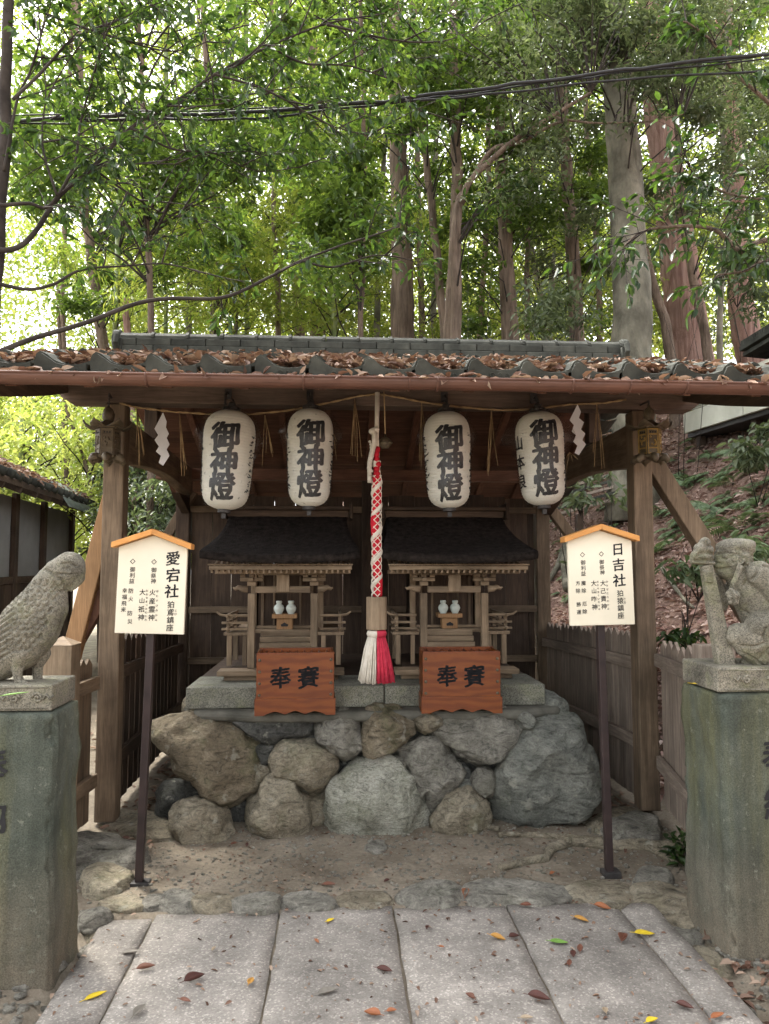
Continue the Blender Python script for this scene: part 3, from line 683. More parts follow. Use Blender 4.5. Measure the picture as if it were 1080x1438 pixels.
# picket fences
def fence(name, label, p0, p1, zt0, zt1, n, w_, rails, m, face, z0=.05, tk=.018):
    p0 = Vector((*p0, 0)); p1 = Vector((*p1, 0)); f = thing(name, label, 'fence', (p0 + p1) / 2, 'board fences round the shelter')
    d = (p1 - p0).normalized(); s = Vector((-d.y, d.x, 0)) * face; L = (p1 - p0).length
    for i in range(n):
        u = (i + .5) / n; c = p0.lerp(p1, u); h = zt0 + (zt1 - zt0) * u + random.uniform(-.012, .012); ww = w_ * random.uniform(.92, 1.02)
        mb = MB(); poly = [(-ww / 2, z0 + random.uniform(0, .02)), (ww / 2, z0), (ww / 2, h - ww * .42), (0, h), (-ww / 2, h - ww * .42)]
        mb.prism(poly, -tk / 2, tk / 2, 'Y')
        mm = Matrix((d, s, _z)).transposed(); tl = random.uniform(-.012, .012)
        mb.v = [c + mm @ Vector((a.x + tl * (a.z - .5), a.y, a.z)) for a in mb.v]; mb.build('picket', M[m + 'Z'], f, bevel=.002)
    for za, zb in rails:
        q0 = p0 + s * .034 + V(0, 0, za) - d * .01; q1 = p1 + s * .034 + V(0, 0, zb) + d * .01
        MB().bar(q0, q1, .035, .075).build('rail', M[m + 'Y'], f, bevel=.004)
    return f
fence('picket_fence', 'picket fence coloured dark for shade between the left posts of the shelter', (PLX - .02, PFY + .09), (-1.38, PRY - .08), 1.08, 1.02, 15, .115, [(.86, .80), (.36, .30)], 'dark', -1)  # fence stands in shadow; the dark timber puts that shade into its colour
fence('picket_fence', 'close boarded picket fence between the right posts of the shelter', (PRX + .0, PFY + .09), (1.86, PRY - .08), 1.10, 1.0, 19, .108, [(.90, .83), (.42, .34)], 'grey', 1)
fence('picket_fence', 'short pale picket fence running from right post towards the pedestal', (PRX + .09, PFY - .06), (1.84, 3.42), 1.05, 1.07, 10, .11, [(.93, .93), (.32, .20)], 'grey', -1)
fence('picket_fence', 'short picket fence between left post and capped fence post', (PLX - .085, PFY - .10), (-1.46, 3.98), .98, .96, 6, .085, [(.83, .83), (.28, .28)], 'wood', 1)
fp = thing('fence_post', 'stout weathered fence post with pyramid top behind the bird statue', 'post', (-1.50, 3.86, 0))
q = P(88, 905, 3.86); m_ = MB(); ww = .068
m_.bb(q.x - ww, q.x + ww, 3.86 - ww, 3.86 + ww, 0, q.z).build('shaft', M['paleZ'], fp, bevel=.004)
m_ = MB(); a = ww + .002; zz = q.z + .002
m_.add([(q.x - a, 3.86 - a, zz), (q.x + a, 3.86 - a, zz), (q.x + a, 3.86 + a, zz), (q.x - a, 3.86 + a, zz), (q.x, 3.86, zz + .04)], [(0, 1, 4), (1, 2, 4), (2, 3, 4), (3, 0, 4), (3, 2, 1, 0)]).build('cap', M['paleX'], fp)
rp = thing('fence_post', 'mossy split fence post beside the monkey statue pedestal', 'post', P(1000, 930, 3.5) * Vector((1, 1, 0)) if False else (P(1000, 930, 3.6).x, 3.6, 0))
q = P(990, 905, 3.6); MB().bb(q.x - .045, q.x + .045, 3.56, 3.65, 0, q.z).build('shaft', M['greyZ'], rp, bevel=.006)
q2 = P(1012, 900, 3.6); MB().bb(q.x + .05, q.x + .14, 3.57, 3.64, 0, q2.z).build('slab', M['greyZ'], rp, bevel=.008)
# ------------------------------------------------------------------ lettering (built-in font outlines)
GLY = {}
def make_glyphs(chars, bold):
    ob = []
    for ch in sorted(set(chars)):
        cu = bpy.data.curves.new('g', 'FONT'); cu.body = ch; cu.align_x = 'LEFT'; cu.size = 1.0; cu.offset = 0.0; cu.resolution_u = 4
        o = bpy.data.objects.new('g', cu); COL.objects.link(o); ob.append((ch, o))
    bpy.context.view_layer.update(); dg = bpy.context.evaluated_depsgraph_get()
    for ch, o in ob:
        me = bpy.data.meshes.new_from_object(o.evaluated_get(dg)); vs = np.array([v.co[:2] for v in me.vertices]) if len(me.vertices) else np.zeros((0, 2))
        fs = [tuple(p.vertices) for p in me.polygons]
        if len(vs):
            lo, hi = vs.min(0), vs.max(0); k = max(hi - lo); k = max(k, .55); vs = (vs - (lo + hi) / 2) / k
        GLY[(ch, bold)] = (vs, fs); bpy.data.meshes.remove(me)
    for ch, o in ob:
        cu = o.data; bpy.data.objects.remove(o); bpy.data.curves.remove(cu)
def glyph(mb, ch, bold, size, fn, shear=.10, cuts=0, brush=0.0):
    vs, fs = GLY[(ch, bold)]
    if not len(vs): return
    if cuts:
        b = bmesh.new(); vv = [b.verts.new((a, c, 0)) for a, c in vs]
        for f in fs:
            try: b.faces.new([vv[i] for i in f])
            except ValueError: pass
        bmesh.ops.triangulate(b, faces=b.faces)
        for _ in range(3):
            e = [e for e in b.edges if e.calc_length() > cuts]
            if not e: break
            bmesh.ops.subdivide_edges(b, edges=e, cuts=1); bmesh.ops.triangulate(b, faces=b.faces)
        b.verts.index_update(); vs = np.array([v.co[:2] for v in b.verts]); fs = [tuple(v.index for v in f.verts) for f in b.faces]; b.free()
    shifts = [(0, 0)] + [(1.25 * bold * math.cos(t), .8 * bold * math.sin(t)) for t in [2 * math.pi * q / 8 for q in range(8)]] if bold else [(0, 0)]
    for k_, (sa, sc) in enumerate(shifts):
     out = []
     for a, c in vs:
        if brush: a += noise.noise(Vector((a * 5, c * 5, ord(ch) % 17))) * brush; c += noise.noise(Vector((a * 5, c * 5, 9 + ord(ch) % 17))) * brush
        a += sa; c += sc; q_ = Vector(fn(a * size, (c + shear * a) * size)); out.append(q_ * (1 + 1e-5 * k_) if cuts else q_ + Vector((0, -4e-5 * k_, 0)))
     mb.add(out, fs)
T_L = '御神燈'; T_B = '奉賽山本良'
T_S = '愛宕社狛鳶鎮座とび◇御祭神利益火産霊大山祇ほむすびのかみおおやまつみ防災幸福飛来日吉猿さる己貴咋なちくい魔除厄方勝運'
BO_L, BO_B, BO_S = .036, .026, .010
make_glyphs(T_L, BO_L); make_glyphs(T_B, BO_B); make_glyphs(T_S, BO_S); make_glyphs('愛宕社日吉', .022)

# ------------------------------------------------------------------ small wooden shrines
def small_shrine(cx, cy, z0, label, flip):
    s = thing('miniature_shrine', label, 'shrine', (cx, cy, z0), 'pair of small wooden shrines under the shelter')
    def B(name, mat, bev=.002, smooth=False, **k):
        return lambda mb: mb.build(name, M[mat], s, bevel=bev, smooth=smooth, local=True)
    B('base_frame', 'paleX')(MB().bb(-.36, .36, -.10, -.02, .0, .03).bb(-.40, .40, -.14, .02, .032, .062))
    B('base_frame', 'darkX')(MB().bb(-.34, .34, .03, .78, .0, .06))
    for sx in (-1, 1):
        B('column', 'paleZ', .004)(MB().bb(sx * .203 - .023, sx * .203 + .023, -.023, .023, .064, .545))
        br = MB()
        br.bb(sx * .203 - .028, sx * .203 + .028, -.028, .028, .595, .622); br.bb(sx * .203 - .075, sx * .203 + .075, -.017, .017, .624, .648)
        for k in (-1, 0, 1): br.bb(sx * .203 + k * .058 - .017, sx * .203 + k * .058 + .017, -.019, .019, .650, .670)
        br.bb(sx * .203 - .017, sx * .203 + .017, -.075, -.019, .624, .648)
        B('bracket', 'paleX', .003)(br)
        nz = MB(); nz.tube([(sx * .228, 0, .572), (sx * .265, -.004, .575), (sx * .29, -.006, .585), (sx * .312, -.006, .575), (sx * .325, -.005, .585)], [.024, .021, .016, .011, .004], 8)
        B('beam_nose', 'paleX', 0, True)(nz)
    B('front_beam', 'paleX', .006)(MB().bb(-.178, .178, -.019, .019, .548, .592))
    B('plaque', 'paleZ', .003)(MB().bb(-.042, .042, -.034, -.021, .555, .668))
    B('eave_purlin', 'paleX', .003)(MB().bb(-.44, .44, -.02, .02, .672, .698))
    ra = MB(); n = 25
    for i in range(n):
        x = -.43 + .86 * i / (n - 1); ra.add([], []); ra.bar((x, -.205, .690), (x, .42, .86), .013, .022)
    B('rafters', 'paleY', .001)(ra)
    B('eave_board', 'paleX', .003)(MB().bb(-.445, .445, -.222, -.203, .700, .726).bb(-.452, .452, -.232, -.200, .728, .738))
    # thick bark roof: concave slope, rounded thick edge
    prof = [(-.30, .742), (-.31, .765), (-.30, .790), (-.20, .812), (-.05, .855), (.12, .92), (.28, 1.00), (.40, 1.075), (.50, 1.09), (.62, 1.06), (.80, .96), (.98, .86), (.97, .82), (.62, .98), (.40, .99), (.10, .85), (-.20, .755)]
    m_ = MB(); N = 24; k = len(prof)
    for i in range(N + 1):
        u = -1 + 2 * i / N
        for (y, z) in prof:
            hw = .49 - .075 * smooth01(-.3, .45, y) + .04 * smooth01(.55, 1.0, y); lift = .028 * abs(u) ** 3 * (1 - smooth01(-.3, .3, y))
            q = Vector((u * hw, y, z + lift)); q.z += noise.noise(Vector((q.x * 30, q.y * 30, q.z * 30 + cx * 7))) * .004
            m_.v.append(q)
    for i in range(N):
        for j in range(k): a = i * k + j; b_ = i * k + (j + 1) % k; m_.f.append((a, b_, b_ + k, a + k))
    m_.f.append(tuple(range(k))); m_.f.append(tuple(N * k + j for j in range(k - 1, -1, -1)))
    rf = m_.build('roof', M['thatch'], s, smooth=True, local=True)
    rd = MB().bb(-.43, .43, .40, .58, 1.072, 1.12); rd.build('ridge_box', M['darkX'], rf, bevel=.004, local=True)
    MB().bb(-.46, .46, .375, .605, 1.122, 1.150).build('ridge_cap', M['darkX'], rf, bevel=.006, local=True)
    for sx in (-1, 1): MB().bb(sx * .45 - .012, sx * .45 + .012, .36, .62, 1.06, 1.175).build('ridge_end', M['darkZ'], rf, bevel=.004, local=True)
    for i in range(6): B('step', 'paleX', .003)(MB().bb(-.172, .172, .05 + i * .045, .30, .064 + i * .036, .098 + i * .036))
    B('floor', 'paleX')(MB().bb(-.37, .37, .302, .86, .262, .285))
    for sx in (-1, 1):
        B('veranda', 'paleY', .002)(MB().bb(sx * .22, sx * .40, .12, .30, .262, .283))
        for y in (.14, .45): B('veranda_leg', 'paleZ', .002)(MB().bb(sx * .362 - .016, sx * .362 + .016, y - .016, y + .016, .064, .26))
        B('veranda_leg', 'paleZ', .002)(MB().bb(sx * .262 - .014, sx * .262 + .014, .13, .158, .064, .26))
        for y in (.13, .30, .50): B('rail_post', 'paleZ', .002)(MB().bb(sx * .372 - .011, sx * .372 + .011, y - .011, y + .011, .286, .395))
        for z, r in ((.31, .008), (.35, .008), (.395, .010)): B('rail', 'paleY', .002)(MB().bar((sx * .3725, .07, z), (sx * .3725, .60, z), .014, r * 2))
        B('rail', 'paleX', .002)(MB().tube([(sx * .24, .10, .395), (sx * .38, .10, .395), (sx * .42, .10, .402), (sx * .445, .10, .42)], [.010, .010, .009, .006], 6))
        B('rail', 'paleX', .002)(MB().bb(sx * .24, sx * .41, .093, .107, .34, .356).bb(sx * .24, sx * .41, .093, .107, .30, .314))
        B('wall_post', 'paleZ', .003)(MB().bb(sx * .235 - .02, sx * .235 + .02, .40, .44, .286, .80))
        B('side_wall', 'darkY')(MB().bb(sx * .235 - .008, sx * .235 + .008, .442, .82, .286, .86))
        B('door_panel', 'darkZ', .002)(MB().bb(sx * .005, sx * .205, .426, .438, .290, .655))
        B('door_stile', 'woodZ', .002)(MB().bb(sx * .165, sx * .185, .414, .424, .290, .655).bb(sx * .085, sx * .10, .414, .424, .290, .655))
    B('lintel', 'paleX', .003)(MB().bb(-.213, .213, .405, .437, .658, .70))
    B('threshold', 'paleX', .003)(MB().bb(-.213, .213, .392, .424, .287, .305))
    return s
Z0 = .777
SHY = 4.95
small_shrine(P(397, 900, SHY).x, SHY, Z0, 'left of the two small wooden shrines, behind the left offering box', 1)
small_shrine(P(638, 900, SHY).x, SHY, Z0, 'right of the two small wooden shrines, behind the right offering box', -1)
for side, px in (('left', 400), ('right', 631)):
    c = Vector((P(px, 880, SHY + .33).x, SHY + .345, Z0 + .2865))
    st = thing('offering_stand', f'small unpainted offering tray stand in the {side} shrine', 'stand', c, 'offering stands in the shrines')
    MB().bb(-.055, .055, -.045, .045, .0, .075).build('base', M['newZ'], st, bevel=.003, local=True)
    MB().prism([(-.022, .02), (.022, .02), (.026, .034), (.012, .040), (0, .048), (-.012, .040), (-.026, .034)], -.0475, -.0455, 'Y').build('cutout_shade', M['ink_and_shade'], st, local=True)  # black plate paints the shade of the hole in the stand
    tr = MB().bb(-.082, .082, -.06, .06, .076, .086); tr.bb(-.086, .086, -.066, -.0605, .0765, .106).bb(-.086, .086, .0605, .066, .0765, .106).bb(-.0865, -.0825, -.06, .06, .0765, .106).bb(.0825, .0865, -.06, .06, .0765, .106)
    tr.build('tray', M['newZ'], st, bevel=.002, local=True)
    for sx, nm in ((-1, 'left'), (1, 'right')):
        prof = [(.014, 0), (.018, .003), (.022, .02), (.034, .045), (.036, .058), (.030, .074), (.018, .084), (.0165, .088), (.020, .092), (.021, .104), (.017, .108), (.004, .108)]
        o = MB().lathe([(r * 1.02, z) for r, z in prof], (0, 0, 0), 20).build('sake_vase', M['white_ceramic'], None, origin=c + V(sx * .042, -.01, .0875), smooth=True, local=True)
        tag(o, f'{nm} white ceramic vase on the tray in the {side} shrine', 'vase', 'white vases in the shrines')

# ------------------------------------------------------------------ offering boxes
t = NT('varnished_red_wood'); v = t.coords((1, 8, 5))
g = t.n('TexWave', wave_type='BANDS', bands_direction='Z', Scale=3.0, Distortion=9.0, Detail=4.0); g.inputs['Detail Scale'].default_value = 1.4; t.l(t.coords((.7, 3, 2.2)), g.inputs['Vector'])
c = t.ramp(g.outputs['Fac'], [(.1, (.125, .027, .004)), (.5, (.148, .035, .005)), (.9, (.165, .042, .006))])
c = t.mix(.5, c, t.ramp(t.noise(v, 6, 6), [(.3, .6), (.65, 1.1)]), 'MULTIPLY')
M['varnish'] = t.done(t.bsdf(c, .35, .35, t.bump(t.noise(v, 30, 4), .06, .002)))
def offer_box(pxl, pxr, pyb, Y, rz, label):
    a, b_ = P(pxl, pyb, Y), P(pxr, pyb, Y); w_ = (b_ - a).length; z0 = .648; h = .355; d = .27
    o = thing('offering_box', label, 'box', ((a.x + b_.x) / 2, Y, z0), 'pair of red wooden offering boxes'); o.rotation_euler.z = rz
    k = lambda mb, nm, m, bev=.003, sm=False: mb.build(nm, m, o, bevel=bev, smooth=sm, local=True)
    hw = w_ / 2
    k(MB().bb(-hw + .008, hw - .008, 0, .018, .09, h), 'front_panel', M['varnish']); k(MB().bb(-hw + .008, hw - .008, d - .018, d, .09, h), 'back_panel', M['varnish'])
    for s in (-1, 1): k(MB().bb(s * (hw - .008), s * (hw - .026), .0185, d - .0185, .09, h - .002), 'side_panel', M['varnish'])
    k(MB().bb(-hw + .03, hw - .03, .03, d - .03, .10, .115), 'bottom', M['varnish'])
    # scalloped skirt
    top = [(-hw, .095), (-hw, .0), (-hw + .055, .0)]
    n = 24; x0, x1 = -hw + .06, hw - .06
    for i in range(n + 1):
        u = i / n; x = x0 + (x1 - x0) * u; e = abs(math.sin(u * math.pi * 3)); top.append((x, .006 + .020 * (1 - abs(2 * ((u * 3) % 1) - 1) ** 1.3) * (1 if .33 < u < .67 else .85)))
    top += [(hw - .055, .0), (hw, .0), (hw, .095)]
    k(MB().prism(top, -.010, -.0005, 'Y'), 'skirt', M['varnish'], .002); k(MB().prism(top, d + .0005, d + .010, 'Y'), 'skirt', M['varnish'], .002)
    for s in (-1, 1): k(MB().bb(s * hw, s * (hw - .0075), .0, d, .0, .095), 'skirt', M['varnish'], .002)
    for i in range(9):
        x = -hw + .05 + (w_ - .1) * i / 8; mb = MB(); mb.prism([(x - .011, h - .03), (x, h - .012), (x + .011, h - .03), (x, h - .045)], .019, d - .019, 'Y'); k(mb, 'slat', M['varnish'], 0)
    for s in (-1, 1):
        for i in range(4):
            st = MB(); st.lathe([(.009, 0), (.0085, .003), (.006, .0055), (.001, .0065)], (0, 0, 0), 10); zz = .115 + .066 * i
            st.v = [Vector((s * (hw - .026) + q.x, -q.z - .0005, zz + q.y)) for q in st.v]; k(st, 'stud', M['bronze'], 0, True)
    le = MB()
    for ch, x in (('奉', -.085), ('賽', .075)): glyph(le, ch, BO_B, .118, lambda p, q, x=x: (x + p, -.0012, .215 + q), .10, .12, .05)
    k(le, 'lettering', M['ink_and_shade'], 0)
    return o
offer_box(357.5, 471, 1001, 4.38, R(1.5), 'red varnished offering box with black characters, before the left shrine')
offer_box(592, 705, 1000, 4.38, R(-2), 'red varnished offering box with black characters, before the right shrine')

# ------------------------------------------------------------------ bell rope
RPX, RPY = P(529, 700, 4.25).x, 4.25
ztop = 2.47
rope = thing('bell_rope', 'red and white braided bell rope with wooden block and tassel', 'rope', (RPX, RPY, .86))
M['redcloth'] = mat_plain('red_cloth', (.38, .008, .02), (.55, .02, .035), 30, .8, .2, .4, 60, .006)
M['tasred'] = mat_plain('red_tassel_thread', (.45, .02, .05), (.66, .06, .10), 40, .75, .2, .3, 80)
M['cord'] = mat_plain('white_cotton_cord', (.60, .54, .44), (.78, .73, .64), 30, .9, .1, .4, 80, .004)
def zp(py): return P(529, py, RPY).z
za, zb = zp(838), zp(668)
pts = [(RPX + .004 * math.sin(k * .6) + .006 * math.sin(k * .21 + 1), RPY, za + (zb - za) * k / 30) for k in range(31)]
MB().tube(pts, [.025 + .003 * noise.noise(Vector((k * .9, 0, 0))) for k in range(31)], 14).build('red_core', M['redcloth'], rope, smooth=True)
net = MB()
def helix(r, ph, turns, rr, sgn): net.tube([(RPX + r * math.cos(ph + sgn * 2 * math.pi * turns * k / 120), RPY + r * math.sin(ph + sgn * 2 * math.pi * turns * k / 120), za + (zb - za) * k / 120) for k in range(121)], rr, 6)
for j in range(4): helix(.0275, j * math.pi / 2, 4.2, .0026, 1); helix(.0275, j * math.pi / 2 + .3, 4.2, .0026, -1)
net.build('white_net', M['cord'], rope, smooth=True)
net = MB(); helix(.021, .4, 5.2, .0135, 1); net.build('white_strand', M['cord'], rope, smooth=True)
c_ = MB(); c_.tube([(RPX + .006, RPY, zb - .01), (RPX + .002, RPY, zb + .06), (RPX, RPY, zp(612)), (RPX + .004, RPY, ztop + .03)], [.02, .016, .013, .014], 10)
for k in range(5): zz = zp(655) + k * .007; c_.tube([(RPX + .021 * math.cos(t), RPY + .021 * math.sin(t), zz) for t in [2 * math.pi * q / 14 for q in range(15)]], .0045, 5)
c_.build('hanging_cord', M['cord'], rope, smooth=True)
kn = MB(); p0 = P(523, 606, RPY - .02)
kn.ball(p0, (.022, .02, .018)); kn.ball(p0 + V(.022, 0, .012), (.018, .018, .014)); kn.tube([p0 + V(.01, 0, .02), p0 + V(.012, -.005, -.06), P(519, 650, RPY - .02), P(519, 678, RPY - .02)], [.014, .016, .014, .012], 8)
for k in range(14):
    q = p0.lerp(P(519, 678, RPY - .02), .2 + .8 * k / 14); kn.ball(q + V(random.uniform(-.012, .012), random.uniform(-.01, .0), 0), .009, 6, 4)
kn.build('knot', M['cord'], rope, smooth=True)
rr_ = MB(); zq = zp(668)
for k in range(7): q = Vector((RPX + random.uniform(-.008, .008), RPY - .01, zq - .02 + k * .028)); rr_.ball(q, (.022 - .001 * k, .02, .022), 8, 5)
rr_.build('red_wrap', M['redcloth'], rope, smooth=True)
zw0, zw1 = zp(884), zp(838)
MB().lathe([(.060, zw0), (.060, zw1)], (RPX, RPY, 0), 8, phase=math.pi / 8 - .25).build('wooden_block', M['paleZ'], rope, bevel=.004)
MB().lathe([(.03, zw0 - .045), (.05, zw0 - .04), (.057, zw0 - .022), (.05, zw0 - .006), (.03, zw0 - .002)], (RPX, RPY, 0), 20).build('tassel_collar', M['cord'], rope, smooth=True)
mb = MB().lathe([(.032, zw0 - .046), (.0515, zw0 - .041), (.0585, zw0 - .022), (.0515, zw0 - .005), (.032, zw0 - .001)], (RPX, RPY, 0), 20); mb.f = [f for f in mb.f if len(f) == 4 and sum(mb.v[i].x for i in f) / 4 > RPX - .004]; mb.build('red_collar', M['tasred'], rope, smooth=True)
wt, rd = MB(), MB(); zt0, zt1 = zw0 - .035, zp(957)
for k in range(520):
    t_ = random.uniform(0, 2 * math.pi); u = math.sqrt(random.random()); x0, y0 = .045 * u * math.cos(t_), .045 * u * math.sin(t_); ln = random.uniform(.93, 1.02)
    f = 2.2 + random.uniform(-.12, .12); x1, y1 = x0 * f + random.uniform(-.006, .006), y0 * f + random.uniform(-.006, .006)
    pts = [(RPX + x0 + (x1 - x0) * (s ** .75) + random.uniform(-.002, .002), RPY + y0 + (y1 - y0) * (s ** .75), zt0 + (zt1 - zt0) * s * ln) for s in (0, .3, .65, 1)]
    (wt if math.cos(t_) < -.02 else rd).tube(pts, .0042, 4)
wt.build('white_threads', M['cord'], rope, smooth=True); rd.build('red_threads', M['tasred'], rope, smooth=True)
bl = P(541, 622, RPY + .06); bell = MB(); bell.lathe([(.001, -.036), (.02, -.031), (.034, -.012), (.038, .0), (.034, .016), (.018, .03), (.008, .034), (.007, .05), (.001, .05)], bl, 20); bell.lathe([(.0385, -.005), (.042, -.003), (.042, .003), (.0385, .005)], bl, 20)
o = bell.build('bell', M['bronze'], None, origin=bl, smooth=True); tag(o, 'small round bronze bell hanging beside the bell rope', 'bell')
MB().tube([bl + V(0, 0, .048), bl + V(-.004, 0, .2), (bl.x - .008, bl.y, 2.52)], .004, 6).build('cord', M['straw'], o, smooth=True)

# ------------------------------------------------------------------ paper lanterns
t = NT('ribbed_lantern_paper'); v = t.coords((1, 1, 1))
c = t.ramp(t.noise(v, 6, 6), [(.3, (.72, .70, .62)), (.7, (.84, .83, .76))])
c = t.mix(t.ramp(t.noise(v, 38, 3), [(.66, 0.0), (.74, .75)]), c, (.10, .09, .08))
tr = t.n('BsdfTranslucent'); t.l(c, tr.inputs['Color']); x = t.n('MixShader'); x.inputs[0].default_value = .25
t.l(t.bsdf(c, .7, .2, t.bump(t.noise(v, 60, 3), .15, .003)), x.inputs[1]); t.l(tr.outputs[0], x.inputs[2]); M['lantern'] = t.done(x.outputs[0])
t = NT('clear_plastic_bag'); v = t.coords((1, 1, .35))
gl = t.n('BsdfGlossy', Roughness=.12); t.l(t.bump(t.noise(v, 22, 5, .6, 1.0), .5, .02), gl.inputs['Normal'])
tp = t.n('BsdfTransparent'); tp.inputs['Color'].default_value = (.93, .93, .92, 1); df = t.n('BsdfDiffuse'); df.inputs['Color'].default_value = (.6, .6, .58, 1)
m1 = t.n('MixShader'); m1.inputs[0].default_value = .035; t.l(tp.outputs[0], m1.inputs[1]); t.l(gl.outputs[0], m1.inputs[2])
m2 = t.n('MixShader'); m2.inputs[0].default_value = .008; t.l(m1.outputs[0], m2.inputs[1]); t.l(df.outputs[0], m2.inputs[2]); M['plastic'] = t.done(m2.outputs[0])
def lantern(px, py0, py1, wpx, tilt, turn, label, tys, side=None, seed=0, bag=1.0):
    Y = 4.36; top = P(px, py0, Y); bot = P(px, py1, Y); H = top.z - bot.z; Rm = (P(px + wpx / 2, py1, Y) - bot).length
    o = thing('paper_lantern', label, 'lantern', bot, 'white paper lanterns hanging from the front beam'); o.rotation_euler = (0, tilt, turn)
    def rad(z):
        u = abs(2 * z / H - 1); e = 5.2 if z > H / 2 else 8.0; return max(.036, Rm * (1 - u ** e) ** .5) * (1.0 + .17 * (z / H - .62))
    nb = 34; prof = []
    for k in range(nb * 4 + 1):
        z = H * k / (nb * 4); prof.append((rad(z) - .0022 * abs(math.cos(math.pi * k / 4)), z))
    MB().lathe(prof, (0, 0, 0), 48).build('paper_body', M['lantern'], o, smooth=True, local=True)
    MB().lathe([(.034, -.018), (.038, -.016), (.038, .008), (.034, .010)], (0, 0, 0), 24).bb(-.012, .012, -.012, .012, -.05, -.02).build('bottom_ring', M['iron'], o, local=True)
    MB().lathe([(.046, H - .012), (.05, H - .01), (.05, H + .016), (.04, H + .02)], (0, 0, 0), 24).build('top_ring', M['iron'], o, local=True)
    MB().tube([(0, 0, H + .015), (.015, 0, H + .04), (.005, .01, H + .06), (-.005, .03, H + .07)], .006, 6).ball((0, 0, H + .035), (.022, .014, .016)).build('hook', M['iron'], o, smooth=True, local=True)
    mk = lambda zc, a0=0.0, k=1.0: (lambda p, q: ((rad(zc + q) + .0022) * math.sin(a0 + p / Rm), -(rad(zc + q) + .0022) * math.cos(a0 + p / Rm), zc + q))
    le = MB()
    for ch, ty in zip(T_L, tys): glyph(le, ch, BO_L, .156, mk(P(px, ty, Y).z - bot.z), .07, .09, .035)
    le.build('lettering', M['ink_and_shade'], o, local=True, fix=False)
    sd_ = MB(); rs = random.Random(seed)
    if side:
        for k, ch in enumerate(side): glyph(sd_, ch, BO_B, .085, mk(H * (.66 - .2 * k), -1.25), .05, .1, .03)
    for a0 in ((1.28,) if side else (1.25, -1.3)):      # worn brush marks of a donor's name on the side
        for k in range(9):
            zc = H * (.72 - .065 * k)
            for j in range(3):
                q0 = rs.uniform(-.018, .018); q1 = q0 + rs.uniform(-.03, .03); z0_ = rs.uniform(-.012, .012); f = mk(zc, a0)
                sd_.tube([f(q0, z0_), f((q0 + q1) / 2, z0_ + rs.uniform(-.008, .008)), f(q1, z0_ + rs.uniform(-.012, .012))], [.0025, .004, .0015], 4)
    sd_.build('side_lettering', M['ink_and_shade'], o, local=True, fix=False)
    # loose plastic bag: shoulders stand off, bottom open and creased
    n, k = 56, 26; vs = []
    for i in range(k + 1):
        u = i / k; z = H * (1.03 - 1.0 * u)
        base = rad(min(H * .98, max(0.04 * H, z))) if u > .12 else .03 + (rad(H * .88)) * (u / .12) ** .6 * .92
        sh_ = .022 * math.exp(-((u - .30) / .13) ** 2) * bag
        for j in range(n):
            a = 2 * math.pi * j / n; w_ = noise.noise(Vector((math.cos(a) * 2.2, math.sin(a) * 2.2, u * 3 + seed))) ; w2 = noise.noise(Vector((math.cos(a) * 7, math.sin(a) * 7, u * 2.5 + seed + 9)))
            flare = abs(math.cos(a)) ** 3
            r = max(base, rad(min(H * .97, max(.06 * H, z)))) + .006 + sh_ * (.3 + 1.9 * flare) * (1 + .5 * w_) + .004 * w2 + .004 * flare * u if u > .12 else base + .006
            vs.append((r * math.cos(a), r * math.sin(a), z + .006 * w2))
    fs = [(i * n + j, i * n + (j + 1) % n, (i + 1) * n + (j + 1) % n, (i + 1) * n + j) for i in range(k) for j in range(n)]
    MB().add(vs, fs).build('plastic_cover', M['plastic'], o, smooth=True, local=True)
    return o
lantern(315, 576, 716, 73, R(3.2), R(-2), 'leftmost of the four white paper lanterns with black characters', (617, 653, 686), None, 1, 1.1)
lantern(434, 574, 712, 65, R(.6), R(3), 'second paper lantern from the left, just left of the bell rope', (613, 648, 682), None, 2, .9)
lantern(631, 578, 714, 65, R(-1.6), R(-3), 'third paper lantern from the left, just right of the bell rope', (620, 653, 687), None, 3, .8)
lantern(764, 578, 710, 66, R(-3.0), R(-4), 'rightmost paper lantern, nearest the zigzag paper at right', (612, 646, 680), '山本良', 4, 1.6)
for px, k in ((316, 0), (434, 1), (628, 2), (757, 3)):
    q = P(px, 577, 4.36); h_ = MB().tube([(q.x, 4.478, 2.53), (q.x, 4.42, 2.53), (q.x, 4.37, 2.49), (q.x, 4.36, 2.44), (q.x + .012, 4.36, q.z + .04)], .007, 8)
    h_.bb(q.x - .02, q.x + .02, 4.470, 4.484, 2.50, 2.56)
    o = h_.build('lantern_hook', M['iron'], None, origin=(q.x, 4.36, q.z), smooth=False)
    tag(o, 'black iron hook on the beam above the ' + ('leftmost', 'second', 'third', 'rightmost')[k] + ' paper lantern', 'hook', 'iron lantern hooks')

